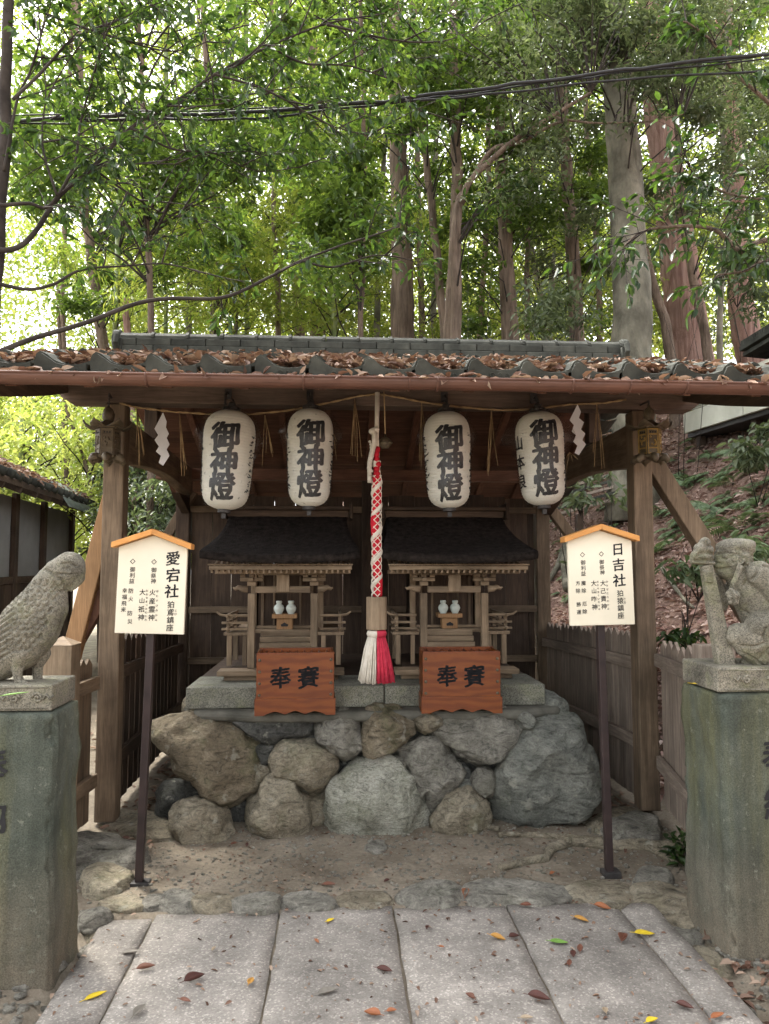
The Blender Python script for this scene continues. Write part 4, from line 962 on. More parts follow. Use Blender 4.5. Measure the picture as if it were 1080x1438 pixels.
# ------------------------------------------------------------------ bronze hanging lanterns
def bronze(px, label, rot, panel):
    Y = 4.33; c = P(px, 640, Y); o = thing('hanging_bronze_lantern', label, 'lantern', c, 'hexagonal bronze lanterns at the shelter posts'); o.rotation_euler.z = rot
    z = lambda py: P(px, py, Y).z - c.z
    hex_ = lambda prof, ph=0: MB().lathe(prof, (0, 0, 0), 6, phase=ph)
    hex_([(.066, 0), (.066, z(603))]).build('body', M[panel[0]], o, bevel=.003, local=True)
    for k in range(6):
        a = R(60 * k + 30); d = Vector((math.cos(a), math.sin(a), 0)); s = Vector((-d.y, d.x, 0)); r0 = .066 * math.cos(R(30)) + .001
        def fr(u0, u1, z0_, z1_, tk=.004): 
            mb = MB(); m3 = Matrix((s, d, _z)).transposed(); mb.box(d * (r0 + tk / 2) + s * (u0 + u1) / 2 + V(0, 0, (z0_ + z1_) / 2), (u1 - u0, tk, z1_ - z0_), m3); return mb
        zt_ = z(603); f = fr(-.030, -.025, .004, zt_ - .003); f.v += [];
        for g in (fr(.025, .030, .004, zt_ - .003), fr(-.0248, .0248, .004, .012), fr(-.0248, .0248, zt_ - .012, zt_ - .003), fr(-.0248, .0248, zt_ - .042, zt_ - .034), fr(-.0248, .0248, .036, .044)): f.add(g.v, g.f)
        f.build('panel_frame', M[panel[1]], o, local=True)
        g = MB()
        for q in range(9):          # openwork relief on the panel
            u, w_ = random.uniform(-.017, .017), random.uniform(.052, zt_ - .050); g.ball(d * (r0 + .001) + s * u + V(0, 0, w_), (.006, .006, .007), 6, 4)
        g.build('relief', M[panel[1]], o, smooth=True, local=True)
        for u in (-.014, 0, .014): fr(u - .004, u + .004, zt_ - .030, zt_ - .020, .0015).build('opening_shade', M['ink_and_shade'], o, local=True)  # black strips put the shade of the slots into colour
        # upturned roof petal and scrolled foot
        a = R(60 * k); d = Vector((math.cos(a), math.sin(a), 0)); s = Vector((-d.y, d.x, 0))
        pet = MB(); rows = [(.03, zt_ + .030, .034), (.07, zt_ + .012, .048), (.098, zt_ + .012, .046), (.120, zt_ + .026, .034), (.134, zt_ + .046, .006)]
        vs = []
        for r_, z_, w_ in rows: vs += [d * r_ + s * w_ + V(0, 0, z_ - .006), d * r_ + V(0, 0, z_ + .006), d * r_ - s * w_ + V(0, 0, z_ - .006)]
        fs = []
        for i in range(len(rows) - 1):
            for j in range(2): fs.append((3 * i + j, 3 * i + j + 1, 3 * i + j + 4, 3 * i + j + 3))
        po = pet.add(vs, fs).build('roof_petal', M['bronze'], o, smooth=True, local=True); so_ = po.modifiers.new('thick', 'SOLIDIFY'); so_.thickness = .006
        a = R(60 * k + 30); d = Vector((math.cos(a), math.sin(a), 0))
        MB().tube([d * .05 + V(0, 0, -.012), d * .085 + V(0, 0, -.016), d * .098 + V(0, 0, -.034), d * .088 + V(0, 0, -.048)], [.028, .026, .018, .008], 8).build('foot_scroll', M['bronze'], o, smooth=True, local=True)
    hex_([(.04, -.022), (.075, -.016), (.082, -.004), (.070, -.0005)]).build('base', M['bronze'], o, bevel=.003, local=True)
    hex_([(.078, z(603) + .001), (.085, z(603) + .008), (.06, z(603) + .03), (.03, z(603) + .05), (.022, z(603) + .06)]).build('roof', M['bronze'], o, bevel=.003, local=True)
    MB().lathe([(.012, z(596)), (.03, z(590)), (.036, z(582)), (.026, z(575)), (.006, z(571)), (.005, z(568))], (0, 0, 0), 14).build('finial', M['bronze'], o, smooth=True, local=True)
    ch = MB(); zc = z(570)
    while zc + c.z < 2.47:
        k = int(zc * 1000) ; e = .011; flat = (int(round(zc / .016)) % 2)
        ch.tube([((.006 * math.cos(t)) * (1 if flat else 0), (.006 * math.cos(t)) * (0 if flat else 1), zc + e * math.sin(t)) for t in [2 * math.pi * q / 10 for q in range(11)]], .0022, 5); zc += .016
    ch.build('chain', M['iron'], o, smooth=True, local=True)
    MB().tube([(0, 0, 2.468 - c.z), (0, .0, 2.49 - c.z), (0, 4.50 - Y, 2.50 - c.z)], .006, 6).build('hook', M['iron'], o, local=True)
bronze(151, 'hexagonal bronze hanging lantern in front of the left post', R(12), ('bronze', 'bronze'))
bronze(913, 'hexagonal bronze hanging lantern with brass panels at the right post', R(-5), ('bronze', 'gold'))

# ------------------------------------------------------------------ straw rope, straw tassels, zigzag papers
RP = [(168, 566), (190, 572), (240, 578), (300, 582), (350, 582), (402, 577), (460, 566), (505, 556), (530, 553), (560, 558), (600, 566), (650, 572), (700, 576), (745, 575), (800, 568), (850, 566), (885, 560)]
pts = []
for i in range(len(RP) - 1):
    for s in range(6): t_ = s / 6; pts.append(P(RP[i][0] + (RP[i + 1][0] - RP[i][0]) * t_, RP[i][1] + (RP[i + 1][1] - RP[i][1]) * t_, 4.455))
shim = thing('straw_rope', 'thin twisted straw rope strung along the front beam', 'rope', pts[len(pts) // 2])
for ph in (0, math.pi):
    MB().tube([p + V(0, (.0035 * math.cos(k * 1.3 + ph)), .0035 * math.sin(k * 1.3 + ph)) for k, p in enumerate(pts)], .004, 6).build('strand', M['straw'], shim, smooth=True)
TS = [(192, 575, 650, 'at the left post'), (252, 580, 670, 'beside the left zigzag paper'), (372, 583, 655, 'between the first and second lanterns'), (498, 560, 655, 'left of the bell rope'), (592, 566, 660, 'right of the bell'), (690, 577, 668, 'between the third and fourth lanterns'), (838, 568, 655, 'beside the right zigzag paper'), (465, 600, 640, 'at the edge of the second lantern'), (800, 635, 660, 'below the right zigzag paper')]
for px, y0, y1, wh in TS:
    a = P(px, y0, 4.445); mb = MB()
    for k in range(5):
        ex = random.uniform(-7, 12); q = P(px + ex, y1 + random.uniform(-22, 6), 4.43 + random.uniform(-.03, .01)); mid = a.lerp(q, .5) + V(random.uniform(-.008, .008), 0, 0)
        mb.tube([a, mid, q], [.0024, .002, .0014], 5)
    o = mb.build('straw_tassel', M['straw'], None, origin=a, smooth=True); tag(o, f'dry straw tassel hanging from the straw rope {wh}', 'straw tassel', 'straw tassels on the rope')
def shide(pxs, label, Y):
    a = pxs; mb = MB(); n = len(a); vs = [P(x, y, Y) for x, y in a]; vs2 = [v + V(0, .0025, 0) for v in vs]
    mb.add(vs + vs2, [tuple(range(n)), tuple(range(2 * n - 1, n - 1, -1))] + [(i, i + n, (i + 1) % n + n, (i + 1) % n) for i in range(n)])
    me_o = mb.build('zigzag_paper', M['paper'], None, origin=vs[0], fix=True); tag(me_o, label, 'paper streamer', 'white zigzag paper streamers'); return me_o
shide([(229,579),(234,592),(233,600),(237,609),(234,615),(238,624),(234,631),(238,640),(229,654),(223,650),(226,640),(219,634),(223,627),(217,618),(222,611),(217,602)], 'white folded zigzag paper hanging at the left end of the rope', 4.44)
shide([(811,568),(816,578),(813,587),(820,593),(816,603),(822,609),(818,618),(823,624),(813,639),(807,636),(811,626),(805,620),(809,611),(803,606),(806,597),(800,590)], 'white folded zigzag paper hanging at the right end of the rope', 4.44)

# ------------------------------------------------------------------ sign boards
def signboard(base, w_, h_, peak, lean, zc, label, chars, furi, s, cy, dark, rotz):
    o = thing('sign_board', label, 'sign', base, 'white gabled sign boards on posts'); o.rotation_euler = (0, lean, rotz)
    k = lambda mb, nm, m, bev=.002: mb.build(nm, m, o, bevel=bev, local=True)
    zb, ztp = zc - h_ / 2, zc + h_ / 2; hw = w_ / 2
    k(MB().prism([(-hw, zb), (hw, zb), (hw, ztp), (0, ztp + peak), (-hw, ztp)], -.035, -.015, 'Y'), 'board', M['cream'])
    for sx in (-1, 1):
        e = sx * (hw + .026); dz = -.028 * peak / .06
        k(MB().prism([(0, ztp + peak + .003), (e, ztp + .003 + (-.026) * peak / hw), (e, ztp + .030 + (-.026) * peak / hw), (0, ztp + peak + .030)] if sx > 0 else [(e, ztp + .003 + (-.026) * peak / hw), (-.0005, ztp + peak + .003), (-.0005, ztp + peak + .030), (e, ztp + .030 + (-.026) * peak / hw)], -.075, .0, 'Y'), 'roof_trim', M['orange'], .002)
    k(MB().bb(-.018, .018, -.0145, .022, -.03, ztp + peak * .5), 'pole', M['polemetal'], .003)
    k(MB().bb(-.035, .05, -.03, .04, -.02, .012), 'foot', M['iron'], .003)
    big, sm = MB(), MB()
    for ch, x, y, sz in chars:
        lc = lambda p, q, x=x, y=y: ((x) * s + p, -.0362, ztp - (y - cy) * s + q)
        if sz > 100: glyph(big, ch, .022, sz * s, lc, .09, .08, .03)
        else: glyph(sm, ch, BO_S, sz * s, lc, .06)
    for string, x0, x1, y0, y1 in furi:
        for i, ch in enumerate(string):
            u = i / (len(string) - 1); x = x0 + (x1 - x0) * u; y = y0 + (y1 - y0) * u
            glyph(sm, ch, BO_S, 24 * s, lambda p, q, x=x, y=y: (x * s + p, -.0362, ztp - (y - cy) * s + q), 0)
    k(big, 'title_lettering', M['ink_and_shade'], 0); k(sm, 'small_lettering', M['ink_and_shade'], 0)
    return o
def dl(rows, c0, sl): return [(ch, x - c0 + (y - 300) * sl, y, z) for ch, x, y, z in rows]
A = [('愛',762,385,150),('宕',760,570,150),('社',748,750,150),('狛',738,900,76),('鳶',735,985,76),('鎮',735,1070,76),('座',728,1155,76),('と',795,965,26),('び',792,1003,26),('◇',551,430,60),('◇',316,430,60),
     ('御',549,520,56),('祭',546,585,56),('神',544,645,56),('御',314,520,56),('利',311,585,56),('益',306,648,56),('火',537,770,66),('産',533,865,68),('霊',530,957,68),('神',525,1048,68),('大',426,770,66),('山',421,862,60),('祇',415,957,68),('神',411,1048,68),
     ('防',300,757,55),('火',298,848,52),('防',290,1005,55),('災',290,1097,52),('幸',230,757,52),('福',228,827,54),('飛',223,900,54),('来',218,967,54)]
B_ = [('日',753,360,130),('吉',760,540,145),('社',768,725,150),('狛',775,880,76),('猿',778,968,76),('鎮',782,1052,76),('座',783,1140,76),('さ',829,948,28),('る',831,990,28),('◇',550,410,60),('◇',320,415,60),
      ('御',553,505,56),('祭',557,570,56),('神',560,630,56),('御',326,507,56),('利',328,572,56),('益',330,637,56),('大',568,755,66),('己',571,848,60),('貴',573,938,68),('神',577,1030,68),('大',455,755,66),('山',458,845,60),('咋',458,940,66),('神',464,1035,68),
      ('魔',331,750,55),('除',336,840,55),('厄',342,995,52),('除',346,1085,55),('方',262,750,52),('除',266,840,55),('勝',271,1000,52),('運',274,1092,54)]
bL = G(195, 1241); bR = G(856, 1226)
zl0, zl1 = P(210, 889, bL.y).z, P(214, 769, bL.y).z
signboard(Vector((bL.x, bL.y, 0)), P(262, 800, bL.y).x - P(166, 800, bL.y).x, zl1 - zl0, P(213, 752, bL.y).z - zl1, R(1.5), (zl0 + zl1) / 2, 'white gabled shrine name sign on the left, beside the bird statue', dl(A, 540, .042), [('ほむすびのかみ', 592-540+18, 578-540+33, 755, 1075), ('おおやまつみのかみ', 478-540+18, 463-540+33, 752, 1075)], .000430 * 3.72 / 3.70, 270, 0, R(-1))
zr0, zr1 = P(850, 877, bR.y).z, P(850, 760, bR.y).z
signboard(Vector((bR.x, bR.y, 0)), P(894, 800, bR.y).x - P(804, 800, bR.y).x, zr1 - zr0, P(848, 745, bR.y).z - zr1, R(-1.0), (zr0 + zr1) / 2, 'white gabled shrine name sign on the right, beside the monkey statue', dl(B_, 533, -.031), [('おおなむちのかみ', 617-533-13, 630-533-23, 738, 1060), ('おおやまくいのかみ', 503-533-13, 520-533-23, 738, 1060)], .000420, 255, 0, R(1))
# ------------------------------------------------------------------ pedestals and statues
make_glyphs('奉納', .02)
def pedestal(x0, x1, y0, y1, h, taper, label, seed, lxc):
    o = thing('stone_pedestal', label, 'pedestal', ((x0 + x1) / 2, (y0 + y1) / 2, 0), 'dark stone statue pedestals')
    b = bmesh.new(); bmesh.ops.create_cube(b, size=1.0); bmesh.ops.subdivide_edges(b, edges=b.edges, cuts=47, use_grid_fill=True)
    w_, d_ = x1 - x0, y1 - y0
    for v in b.verts:
        u, q, z = v.co; k = 1 - taper * (z + .5); ez = (.5 - abs(u)) * w_; eq = (.5 - abs(q)) * d_
        p = Vector((u * w_ * k, q * d_ * k, (z + .5) * (h + .1) - .1)); et = (.5 - z) * h
        near = max(0, 1 - (ez + eq) / .035); chip = noise.fractal(Vector((u * 3, q * 3, p.z * 16 + seed)), .7, 2, 5); chip = math.floor(chip * 4) / 4
        p.x -= math.copysign(1, u) * near * (.008 + .045 * max(0, chip)); p.y -= math.copysign(1, q) * near * (.006 + .018 * max(0, chip))
        nt_ = max(0, 1 - (et + min(ez, eq)) / .04); p.z -= nt_ * (.008 + .012 * max(0, noise.noise(p * 11)))
        a = noise.fractal(Vector((p.x * 5, p.y * 5, p.z * 5 + seed)), 1, 2, 5) * (.015 if abs(u) > .499 else .003)
        p += Vector((math.copysign(1, u) if abs(u) > .499 else 0, math.copysign(1, q) if abs(q) > .499 else 0, 0)) * a
        v.co = p
    me = bpy.data.meshes.new('block'); b.to_mesh(me); b.free(); me.polygons.foreach_set('use_smooth', [True] * len(me.polygons)); me.materials.append(M['slate'])
    obj_from_mesh('block', me, o)
    le = MB()
    for ch, py in (('奉', 1068), ('納', 1136)):
        z = P(540, py, y0).z; kk = 1 - taper * z / h
        glyph(le, ch, .02, .125, lambda p, q: (lxc + p, -d_ / 2 * kk - .0055, z + q), .1, .1, .04)
    le.build('raised_dark_lettering', M['ink_and_shade'], o, local=True)  # letters stand proud; the shade of carved strokes is put into their colour
    return o
pL = P(72, 992, 2.86); pR = P(1015, 970, 2.90)
pedestal(-1.66, -1.02, 2.845, 3.16, .965, .05, 'dark slate pedestal under the stone bird at left', 3, .085)
pedestal(1.50, 2.14, 2.885, 3.26, 1.0, .03, 'mossy slate pedestal under the stone monkey at right', 8, -.10)
from mathutils.kdtree import KDTree
def statue(name, fn, parent, vox=.006, it=1, grooves=(), depth=.010, gr=.0062):
    # joined body, then chiselled lines cut into the surface
    mb = MB(); fn(mb); o = mb.build(name, M['statue'], parent, smooth=True, fix=False)
    m = o.modifiers.new('remesh', 'REMESH'); m.mode = 'VOXEL'; m.voxel_size = vox
    m = o.modifiers.new('smooth', 'SMOOTH'); m.iterations = it; m.factor = .5
    bpy.context.view_layer.update(); me = bpy.data.meshes.new_from_object(o.evaluated_get(bpy.context.evaluated_depsgraph_get()))
    o.modifiers.clear(); old = o.data; o.data = me; bpy.data.meshes.remove(old)
    off = ORG[parent.name]; pts = []
    for line in grooves:
        for a, b_ in zip(line[:-1], line[1:]):
            k = max(1, int((b_ - a).length / .002))
            for i in range(k + 1): q = a.lerp(b_, i / k) - off; pts.append((q.x, 0, q.z))
    kd = KDTree(max(1, len(pts)))
    for i, p in enumerate(pts): kd.insert(p, i)
    kd.balance(); me.update(); nn = [v.normal.copy() for v in me.vertices]
    for v, n_ in zip(me.vertices, nn):
        c = v.co; d = 0
        if pts and abs(n_.y) > .25:
            r = kd.find((c.x, 0, c.z))[2]
            if r < gr: d = depth * (1 - (r / gr) ** 2)
        v.co = c + n_ * (noise.fractal(c * 28, .8, 2.1, 4) * .0022 - d)
    me.polygons.foreach_set('use_smooth', [True] * len(me.polygons)); return o, mb
def caps(mb, pts, sq=1.0, n=18, m=12, step=.25):     # chain of overlapping balls; pts = [(Vector, r)]
    for (a, ra), (b_, rb_) in zip(pts[:-1], pts[1:]):
        L = (b_ - a).length; k = max(2, int(L / (max(min(ra, rb_), .004) * step)) + 1); k = min(k, 24)
        for i in range(k + 1): t_ = i / k; r = ra + (rb_ - ra) * t_; mb.ball(a.lerp(b_, t_), (r, r * sq, r), n, m)
def plinth(x0, x1, y0, y1, z0, z1, parent, scx):
    MB().bb(x0, x1, y0, y1, z0, z1).build('plinth', M['statue'], parent, bevel=.006)
    mb = MB(); zc = (z0 + z1) / 2; yy = y0 - .001
    for cx, r, sg in scx:
        mb.tube([(cx + sg * r * (1 - k / 26) * math.cos(k * .42), yy, zc + r * (1 - k / 26) * math.sin(k * .42)) for k in range(24)], .006, 5)
        mb.tube([(cx - sg * r * 1.0, yy, zc - .005), (cx - sg * r * 1.6, yy, zc + .012), (cx - sg * r * 2.3, yy, zc - .004), (cx - sg * r * 2.9, yy, zc + .01)], .006, 5)
    mb.tube([(x0 + .012, yy, z1 - .010), (x1 - .012, yy, z1 - .010)], .0025, 4); mb.tube([(x0 + .012, yy, z0 + .010), (x1 - .012, yy, z0 + .010)], .0025, 4)
    mb.build('scroll_relief', M['statue'], parent, smooth=True)
SYL = 2.99
def BP(x, y, dy=0.0): return P(x / 5.754, 760 + y / 5.754, SYL + dy)
KB = SYL / 1050 / 5.754
zpl0, zpl1 = .967, P(72, 962, 2.87).z
bird = thing('bird_statue', 'weathered granite bird of prey statue on the left pedestal', 'statue', (BP(0, 1000).x, SYL, zpl0))
plinth(-1.62, P(73, 980, 2.875).x, 2.875, 3.125, zpl0, zpl1, bird, [(P(52, 975, 2.87).x, .020, -1), (P(20, 975, 2.87).x, .018, 1)])
def birdbody(mb):
    k = KB
    sp = [((560, 215), 122), ((482, 268), 128), ((392, 378), 140), ((345, 530), 195), ((240, 690), 235), ((130, 830), 215), ((10, 950), 165), ((-150, 1040), 110), ((-330, 1120), 60)]
    caps(mb, [(BP(*p), r * k) for p, r in sp], .80)
    mb.ball(BP(560, 200), (122 * k, 100 * k, 112 * k), 20, 14)
    caps(mb, [(BP(605, 235), 85 * k), (BP(632, 295), 52 * k), (BP(610, 355), 30 * k), (BP(572, 405), 9 * k)], .7)
    for dy, x in ((-.045, 140), (.045, 300)):
        caps(mb, [(BP(x + 30, 900, dy), 75 * k), (BP(x, 1000, dy), 45 * k), (BP(x + 5, 1100, dy), 36 * k), (BP(x + 15, 1130, dy), 34 * k)])
        for s in (-1, 0, 1): caps(mb, [(BP(x + 15, 1140, dy), 26 * k), (BP(x + 70, 1150, dy + s * .028), 22 * k), (BP(x + 110, 1160, dy + s * .036), 12 * k)])
        caps(mb, [(BP(x, 1140, dy), 22 * k), (BP(x - 50, 1155, dy), 12 * k)])
    caps(mb, [(BP(505, 262, -.047), 5 * k), (BP(560, 266, -.05), 6 * k), (BP(620, 264, -.035), 5 * k)])
def arc(fn, x, y, r, a0, a1, n=9, sq=1.0): return [fn(x + r * math.cos(R(a0 + (a1 - a0) * i / n)), y + r * sq * math.sin(R(a0 + (a1 - a0) * i / n))) for i in range(n + 1)]
gl = []
for r in range(11):                                   # scale feathers of neck and breast
    for c_ in range(6):
        x = 225 + c_ * 56 + (28 if r % 2 else 0) - r * 17; y = 330 + r * 50
        if x + .42 * (y - 330) < 540 and x > 185 - max(0, r - 5) * 10: gl.append(arc(BP, x + random.uniform(-7, 7), y + random.uniform(-7, 7), random.uniform(23, 32), random.uniform(-15, 15), random.uniform(165, 195), 9, random.uniform(1.15, 1.6)))
for k in range(9):                                    # long wing feathers
    y0 = 470 + k * 52; gl.append([BP(200 - k * 6, y0), BP(130 - k * 8, y0 + 45), BP(40 - k * 8, y0 + 105), BP(-70, y0 + 175)])
for k in range(5): gl.append([BP(190 - k * 38, 380 + k * 34), BP(210 - k * 30, 430 + k * 34), BP(190 - k * 40, 470 + k * 30)])
gl += [[BP(505, 262), BP(570, 266), BP(640, 262)], [BP(400, 225), BP(470, 265), BP(540, 320), BP(560, 370)], arc(BP, 575, 205, 20, 0, 360), [BP(540, 180), BP(600, 178), BP(640, 200)]]
_, bmb = statue('body', birdbody, bird, .0042, 1, gl)
# monkey
SYR = 3.06
def MP(x, y, dy=0.0): return P(950 + x / 5.992, 740 + y / 5.992, SYR + dy)
KM = SYR / 1050 / 5.992
zq0 = 1.002; zq1 = P(1000, 936, 2.95).z
mon = thing('monkey_statue', 'weathered granite monkey statue in a cap holding a staff, on the right pedestal', 'statue', (MP(700, 1100).x, SYR, zq0))
plinth(P(989, 940, 3.0).x + .01, 2.12, 2.915, 3.22, zq0, zq1, mon, [(P(1050, 958, 2.91).x, .018, 1), (P(1085, 958, 2.91).x, .018, -1)])
def NP(x, y, dy=0.0): return P(939 + x / 5.68, 730 + y / 5.68, SYR + dy)
KN = SYR / 1050 / 5.68
def monkey(mb):
    k = KN; Bm = lambda x, y, r, dy=0, sy=1.0, sz=1.0: mb.ball(NP(x, y, dy), (r * k, r * k * sy, r * k * sz), 22, 14)
    Bm(520, 305, 152, 0, .86); Bm(450, 290, 88, 0, .95); Bm(440, 350, 88, 0, .8, .85); Bm(405, 365, 56, 0, .85, .8); Bm(445, 410, 70, 0, .8, .75); Bm(500, 390, 105, 0, .85); Bm(400, 300, 40, 0, 1.2)      # head, muzzle, jaw
    Bm(530, 222, 158, 0, .80, .50); Bm(600, 205, 88, 0, 1.2, .62); Bm(635, 195, 50, 0, 1.6, .8); Bm(640, 240, 40, 0, 2.0, .9); Bm(455, 232, 72, 0, 1.1, .5)                       # cap
    for s_ in (-1, 1): Bm(625, 312, 30, s_ * .070, .6, 1.6); Bm(612, 312, 24, s_ * .062, .8, 1.5)
    caps(mb, [(NP(560, 430), 115 * k), (NP(620, 500), 150 * k), (NP(690, 600), 195 * k), (NP(790, 760), 215 * k), (NP(860, 960), 225 * k)], .78)
    caps(mb, [(NP(720, 430, -.07), 105 * k), (NP(820, 520, -.09), 95 * k), (NP(900, 650, -.10), 85 * k), (NP(850, 800, -.10), 72 * k), (NP(740, 840, -.10), 62 * k)])              # near arm
    caps(mb, [(NP(560, 520, .05), 80 * k), (NP(470, 590, .055), 72 * k), (NP(425, 640, .055), 66 * k), (NP(385, 500, .035), 46 * k), (NP(330, 445, .01), 40 * k)])               # sleeve behind the staff
    caps(mb, [(NP(425, 640, .055), 64 * k), (NP(432, 690, .05), 40 * k)])
    caps(mb, [(NP(560, 920, -.05), 98 * k), (NP(690, 960, -.05), 140 * k), (NP(840, 980, -.02), 190 * k)]); caps(mb, [(NP(560, 920, -.05), 96 * k), (NP(620, 1010, -.05), 92 * k), (NP(740, 1080, -.04), 110 * k), (NP(850, 1090, -.02), 120 * k)])
    caps(mb, [(NP(720, 850, -.075), 112 * k), (NP(840, 850, -.06), 130 * k)]); caps(mb, [(NP(590, 960, .08), 95 * k), (NP(840, 980, .06), 170 * k)])
    caps(mb, [(NP(620, 1130, -.02), 46 * k), (NP(700, 1160, -.02), 46 * k), (NP(840, 1160, 0), 60 * k)])                                                                          # foot
    for x, y, r in ((500, 575, 34), (530, 605, 38), (500, 620, 34), (475, 590, 26), (535, 650, 26), (505, 655, 28)): Bm(x, y, r, -.062 - .0003 * (x - 470))                       # bow of the cap cord
    caps(mb, [(NP(590, 280, -.064), 12 * k), (NP(580, 380, -.074), 13 * k), (NP(540, 480, -.070), 13 * k), (NP(500, 560, -.066), 12 * k)])
    caps(mb, [(NP(565, 300, -.070), 9 * k), (NP(552, 380, -.072), 9 * k), (NP(515, 470, -.064), 9 * k), (NP(485, 540, -.058), 9 * k)])
    for i in range(4): caps(mb, [(NP(275 + i * 5, 412 + i * 24, -.035), 12 * k), (NP(315 + i * 5, 420 + i * 24, -.042), 13 * k), (NP(355 + i * 4, 428 + i * 22, -.025), 13 * k)])  # fingers round the staff
gm_ = [[NP(362, 392), NP(400, 392), NP(445, 382)], arc(NP, 410, 292, 22, 0, 360), [NP(375, 272), NP(420, 262), NP(475, 278)], arc(NP, 627, 310, 18, 0, 360, 9, 1.7), arc(NP, 480, 310, 38, 120, 420), arc(NP, 520, 330, 30, 60, 360), [NP(368, 340), NP(385, 345)], [NP(640, 365), NP(690, 380), NP(760, 400)],
       [NP(605, 330), NP(590, 420), NP(545, 520)], [NP(545, 330), NP(530, 400), NP(490, 480)], [NP(690, 420), NP(680, 500), NP(740, 580), NP(800, 610)], [NP(520, 690), NP(600, 752), NP(690, 762), NP(760, 700)], [NP(495, 985), NP(570, 992), NP(650, 950)], [NP(638, 840), NP(625, 900), NP(655, 965)],
       [NP(770, 920), NP(720, 1050), NP(690, 1150)], [NP(800, 930), NP(775, 1060), NP(765, 1170)], [NP(742, 900), NP(670, 1010), NP(630, 1090)], [NP(490, 1035), NP(600, 1092), NP(690, 1160), NP(800, 1192)], [NP(380, 470), NP(410, 560), NP(440, 690)], [NP(410, 480), NP(450, 560), NP(465, 640)], [NP(500, 590), NP(520, 620), NP(505, 650)]]
statue('body', monkey, mon, .0040, 1, gm_, .009)
stf = MB(); a, b_ = NP(298, 360, -.02), NP(450, 1165, -.02)
for i in range(1): stf.add([], [])
def quadbar(mb, a, b_, ra, rb_):
    d = (b_ - a).normalized(); s = Vector((0, 1, 0)); u = d.cross(s).normalized(); vs = []
    for c, r in ((a, ra), (b_, rb_)): vs += [c + u * r + s * r * .7, c - u * r + s * r * .7, c - u * r - s * r * .7, c + u * r - s * r * .7]
    mb.add(vs, [(0, 1, 2, 3), (7, 6, 5, 4), (0, 4, 5, 1), (1, 5, 6, 2), (2, 6, 7, 3), (3, 7, 4, 0)])
quadbar(stf, a, b_, 46 * KN, 70 * KN); stf.build('staff', M['statue'], mon, bevel=.006, seg=3)
def fin(mb):
    k = KN
    for x, y, r in ((290, 185, 48), (250, 235, 52), (310, 245, 50), (220, 290, 50), (275, 290, 62), (325, 300, 40), (200, 315, 34)): mb.ball(NP(x, y, -.02), (r * k, r * k * .95, r * k), 16, 12)
    caps(mb, [(NP(188, 340, -.02), 16 * k), (NP(345, 345, -.02), 18 * k)], 2.6)
    for y in (405, 440, 490): caps(mb, [(NP(262 + (y - 405) * .2, y, -.02), 10 * k), (NP(355 + (y - 405) * .2, y + 6, -.02), 10 * k)], 3.6)
statue('staff_finial', fin, mon, .004, 1, [arc(NP, 275, 290, 34, 30, 330), arc(NP, 290, 185, 28, 0, 200), [NP(190, 300), NP(240, 265), NP(340, 275)], arc(NP, 220, 290, 24, 90, 330), [NP(180, 325), NP(345, 328)]])
# ------------------------------------------------------------------ neighbouring buildings
lb = thing('plaster_outbuilding', 'low outbuilding with grey plaster panels, dark timbers and littered tile roof at left', 'building', (-4.2, 8.5, 0))
wa, wb = V(-3.42, 5.6, 0), V(-4.02, 11.6, 0); wd = (wb - wa).normalized(); wn = V(wd.y, -wd.x, 0)
def wpt(t_, out, z): return wa.lerp(wb, t_) + wn * out + V(0, 0, z)
def wbox(t0, t1, o0, o1, z0, z1, nm, m, par=None, bev=.004):
    vs = [wpt(t_, o_, z) for t_ in (t0, t1) for o_ in (o0, o1) for z in (z0, z1)]
    return MB().add(vs, [(0, 1, 3, 2), (4, 6, 7, 5), (0, 4, 5, 1), (2, 3, 7, 6), (0, 2, 6, 4), (1, 5, 7, 3)]).build(nm, m, par or lb, bevel=bev)
wbox(0, 1, -3.0, -.02, -.6, 2.3, 'wall', M['plaster']); 
for t_ in (.02, .19, .37, .55, .74, .985): wbox(t_ - .011, t_ + .011, -.015, .04, -.5, 2.34, 'wall_post', M['darkZ'])
wbox(0, 1, -.01, .03, 1.30, 1.38, 'wall_rail', M['darkX'])
for i in range(14): wbox(i / 14 + .001, (i + 1) / 14 - .001, -.012, .012 + random.uniform(0, .006), -.5, 1.295, 'lower_board', M['darkZ'], bev=.002)
lr = MB(); e0, e1 = wpt(-.05, .42, 2.36), wpt(1.04, .42, 2.36); r0, r1 = wpt(-.05, -2.2, 3.45), wpt(1.04, -2.2, 3.45); tk = V(0, 0, -.06)
lr.add([e0, e1, r1, r0, e0 + tk, e1 + tk, r1 + tk, r0 + tk], [(0, 1, 2, 3), (7, 6, 5, 4), (0, 4, 5, 1), (1, 5, 6, 2), (2, 6, 7, 3), (3, 7, 4, 0)])
lroof = lr.build('roof', M['darkX'], lb)
for i in range(26):
    t_ = -.045 + 1.08 * i / 25; p, q = wpt(t_, .45, 2.385), wpt(t_, -2.2, 3.49)
    MB().tube([p, q], .045, 8).build('tile_row', M['tile'], lroof, smooth=True)
for i in range(12): t_ = .01 + .98 * i / 11; MB().bar(wpt(t_, .40, 2.27), wpt(t_, -.3, 2.55), .05, .06).build('rafter_end', M['darkY'], lroof)
def lroofpt(): t_ = random.random(); u = random.random(); p = wpt(t_, .45 - 1.6 * u, 2.42 + .67 * u + random.random() * .05); return tuple(p)
tag(obj_from_mesh('outbuilding_leaf_litter', litter(1500, lroofpt, .06, .11, M['dry'], 'outbuilding_leaf_litter', .6)), 'dry leaves covering the outbuilding roof at left', 'leaf litter', kind='stuff')
M['tarp'] = mat_plain('grey_green_tarpaulin', (.16, .19, .17), (.26, .30, .27), 3, .55, .3, .5, 8, .04)
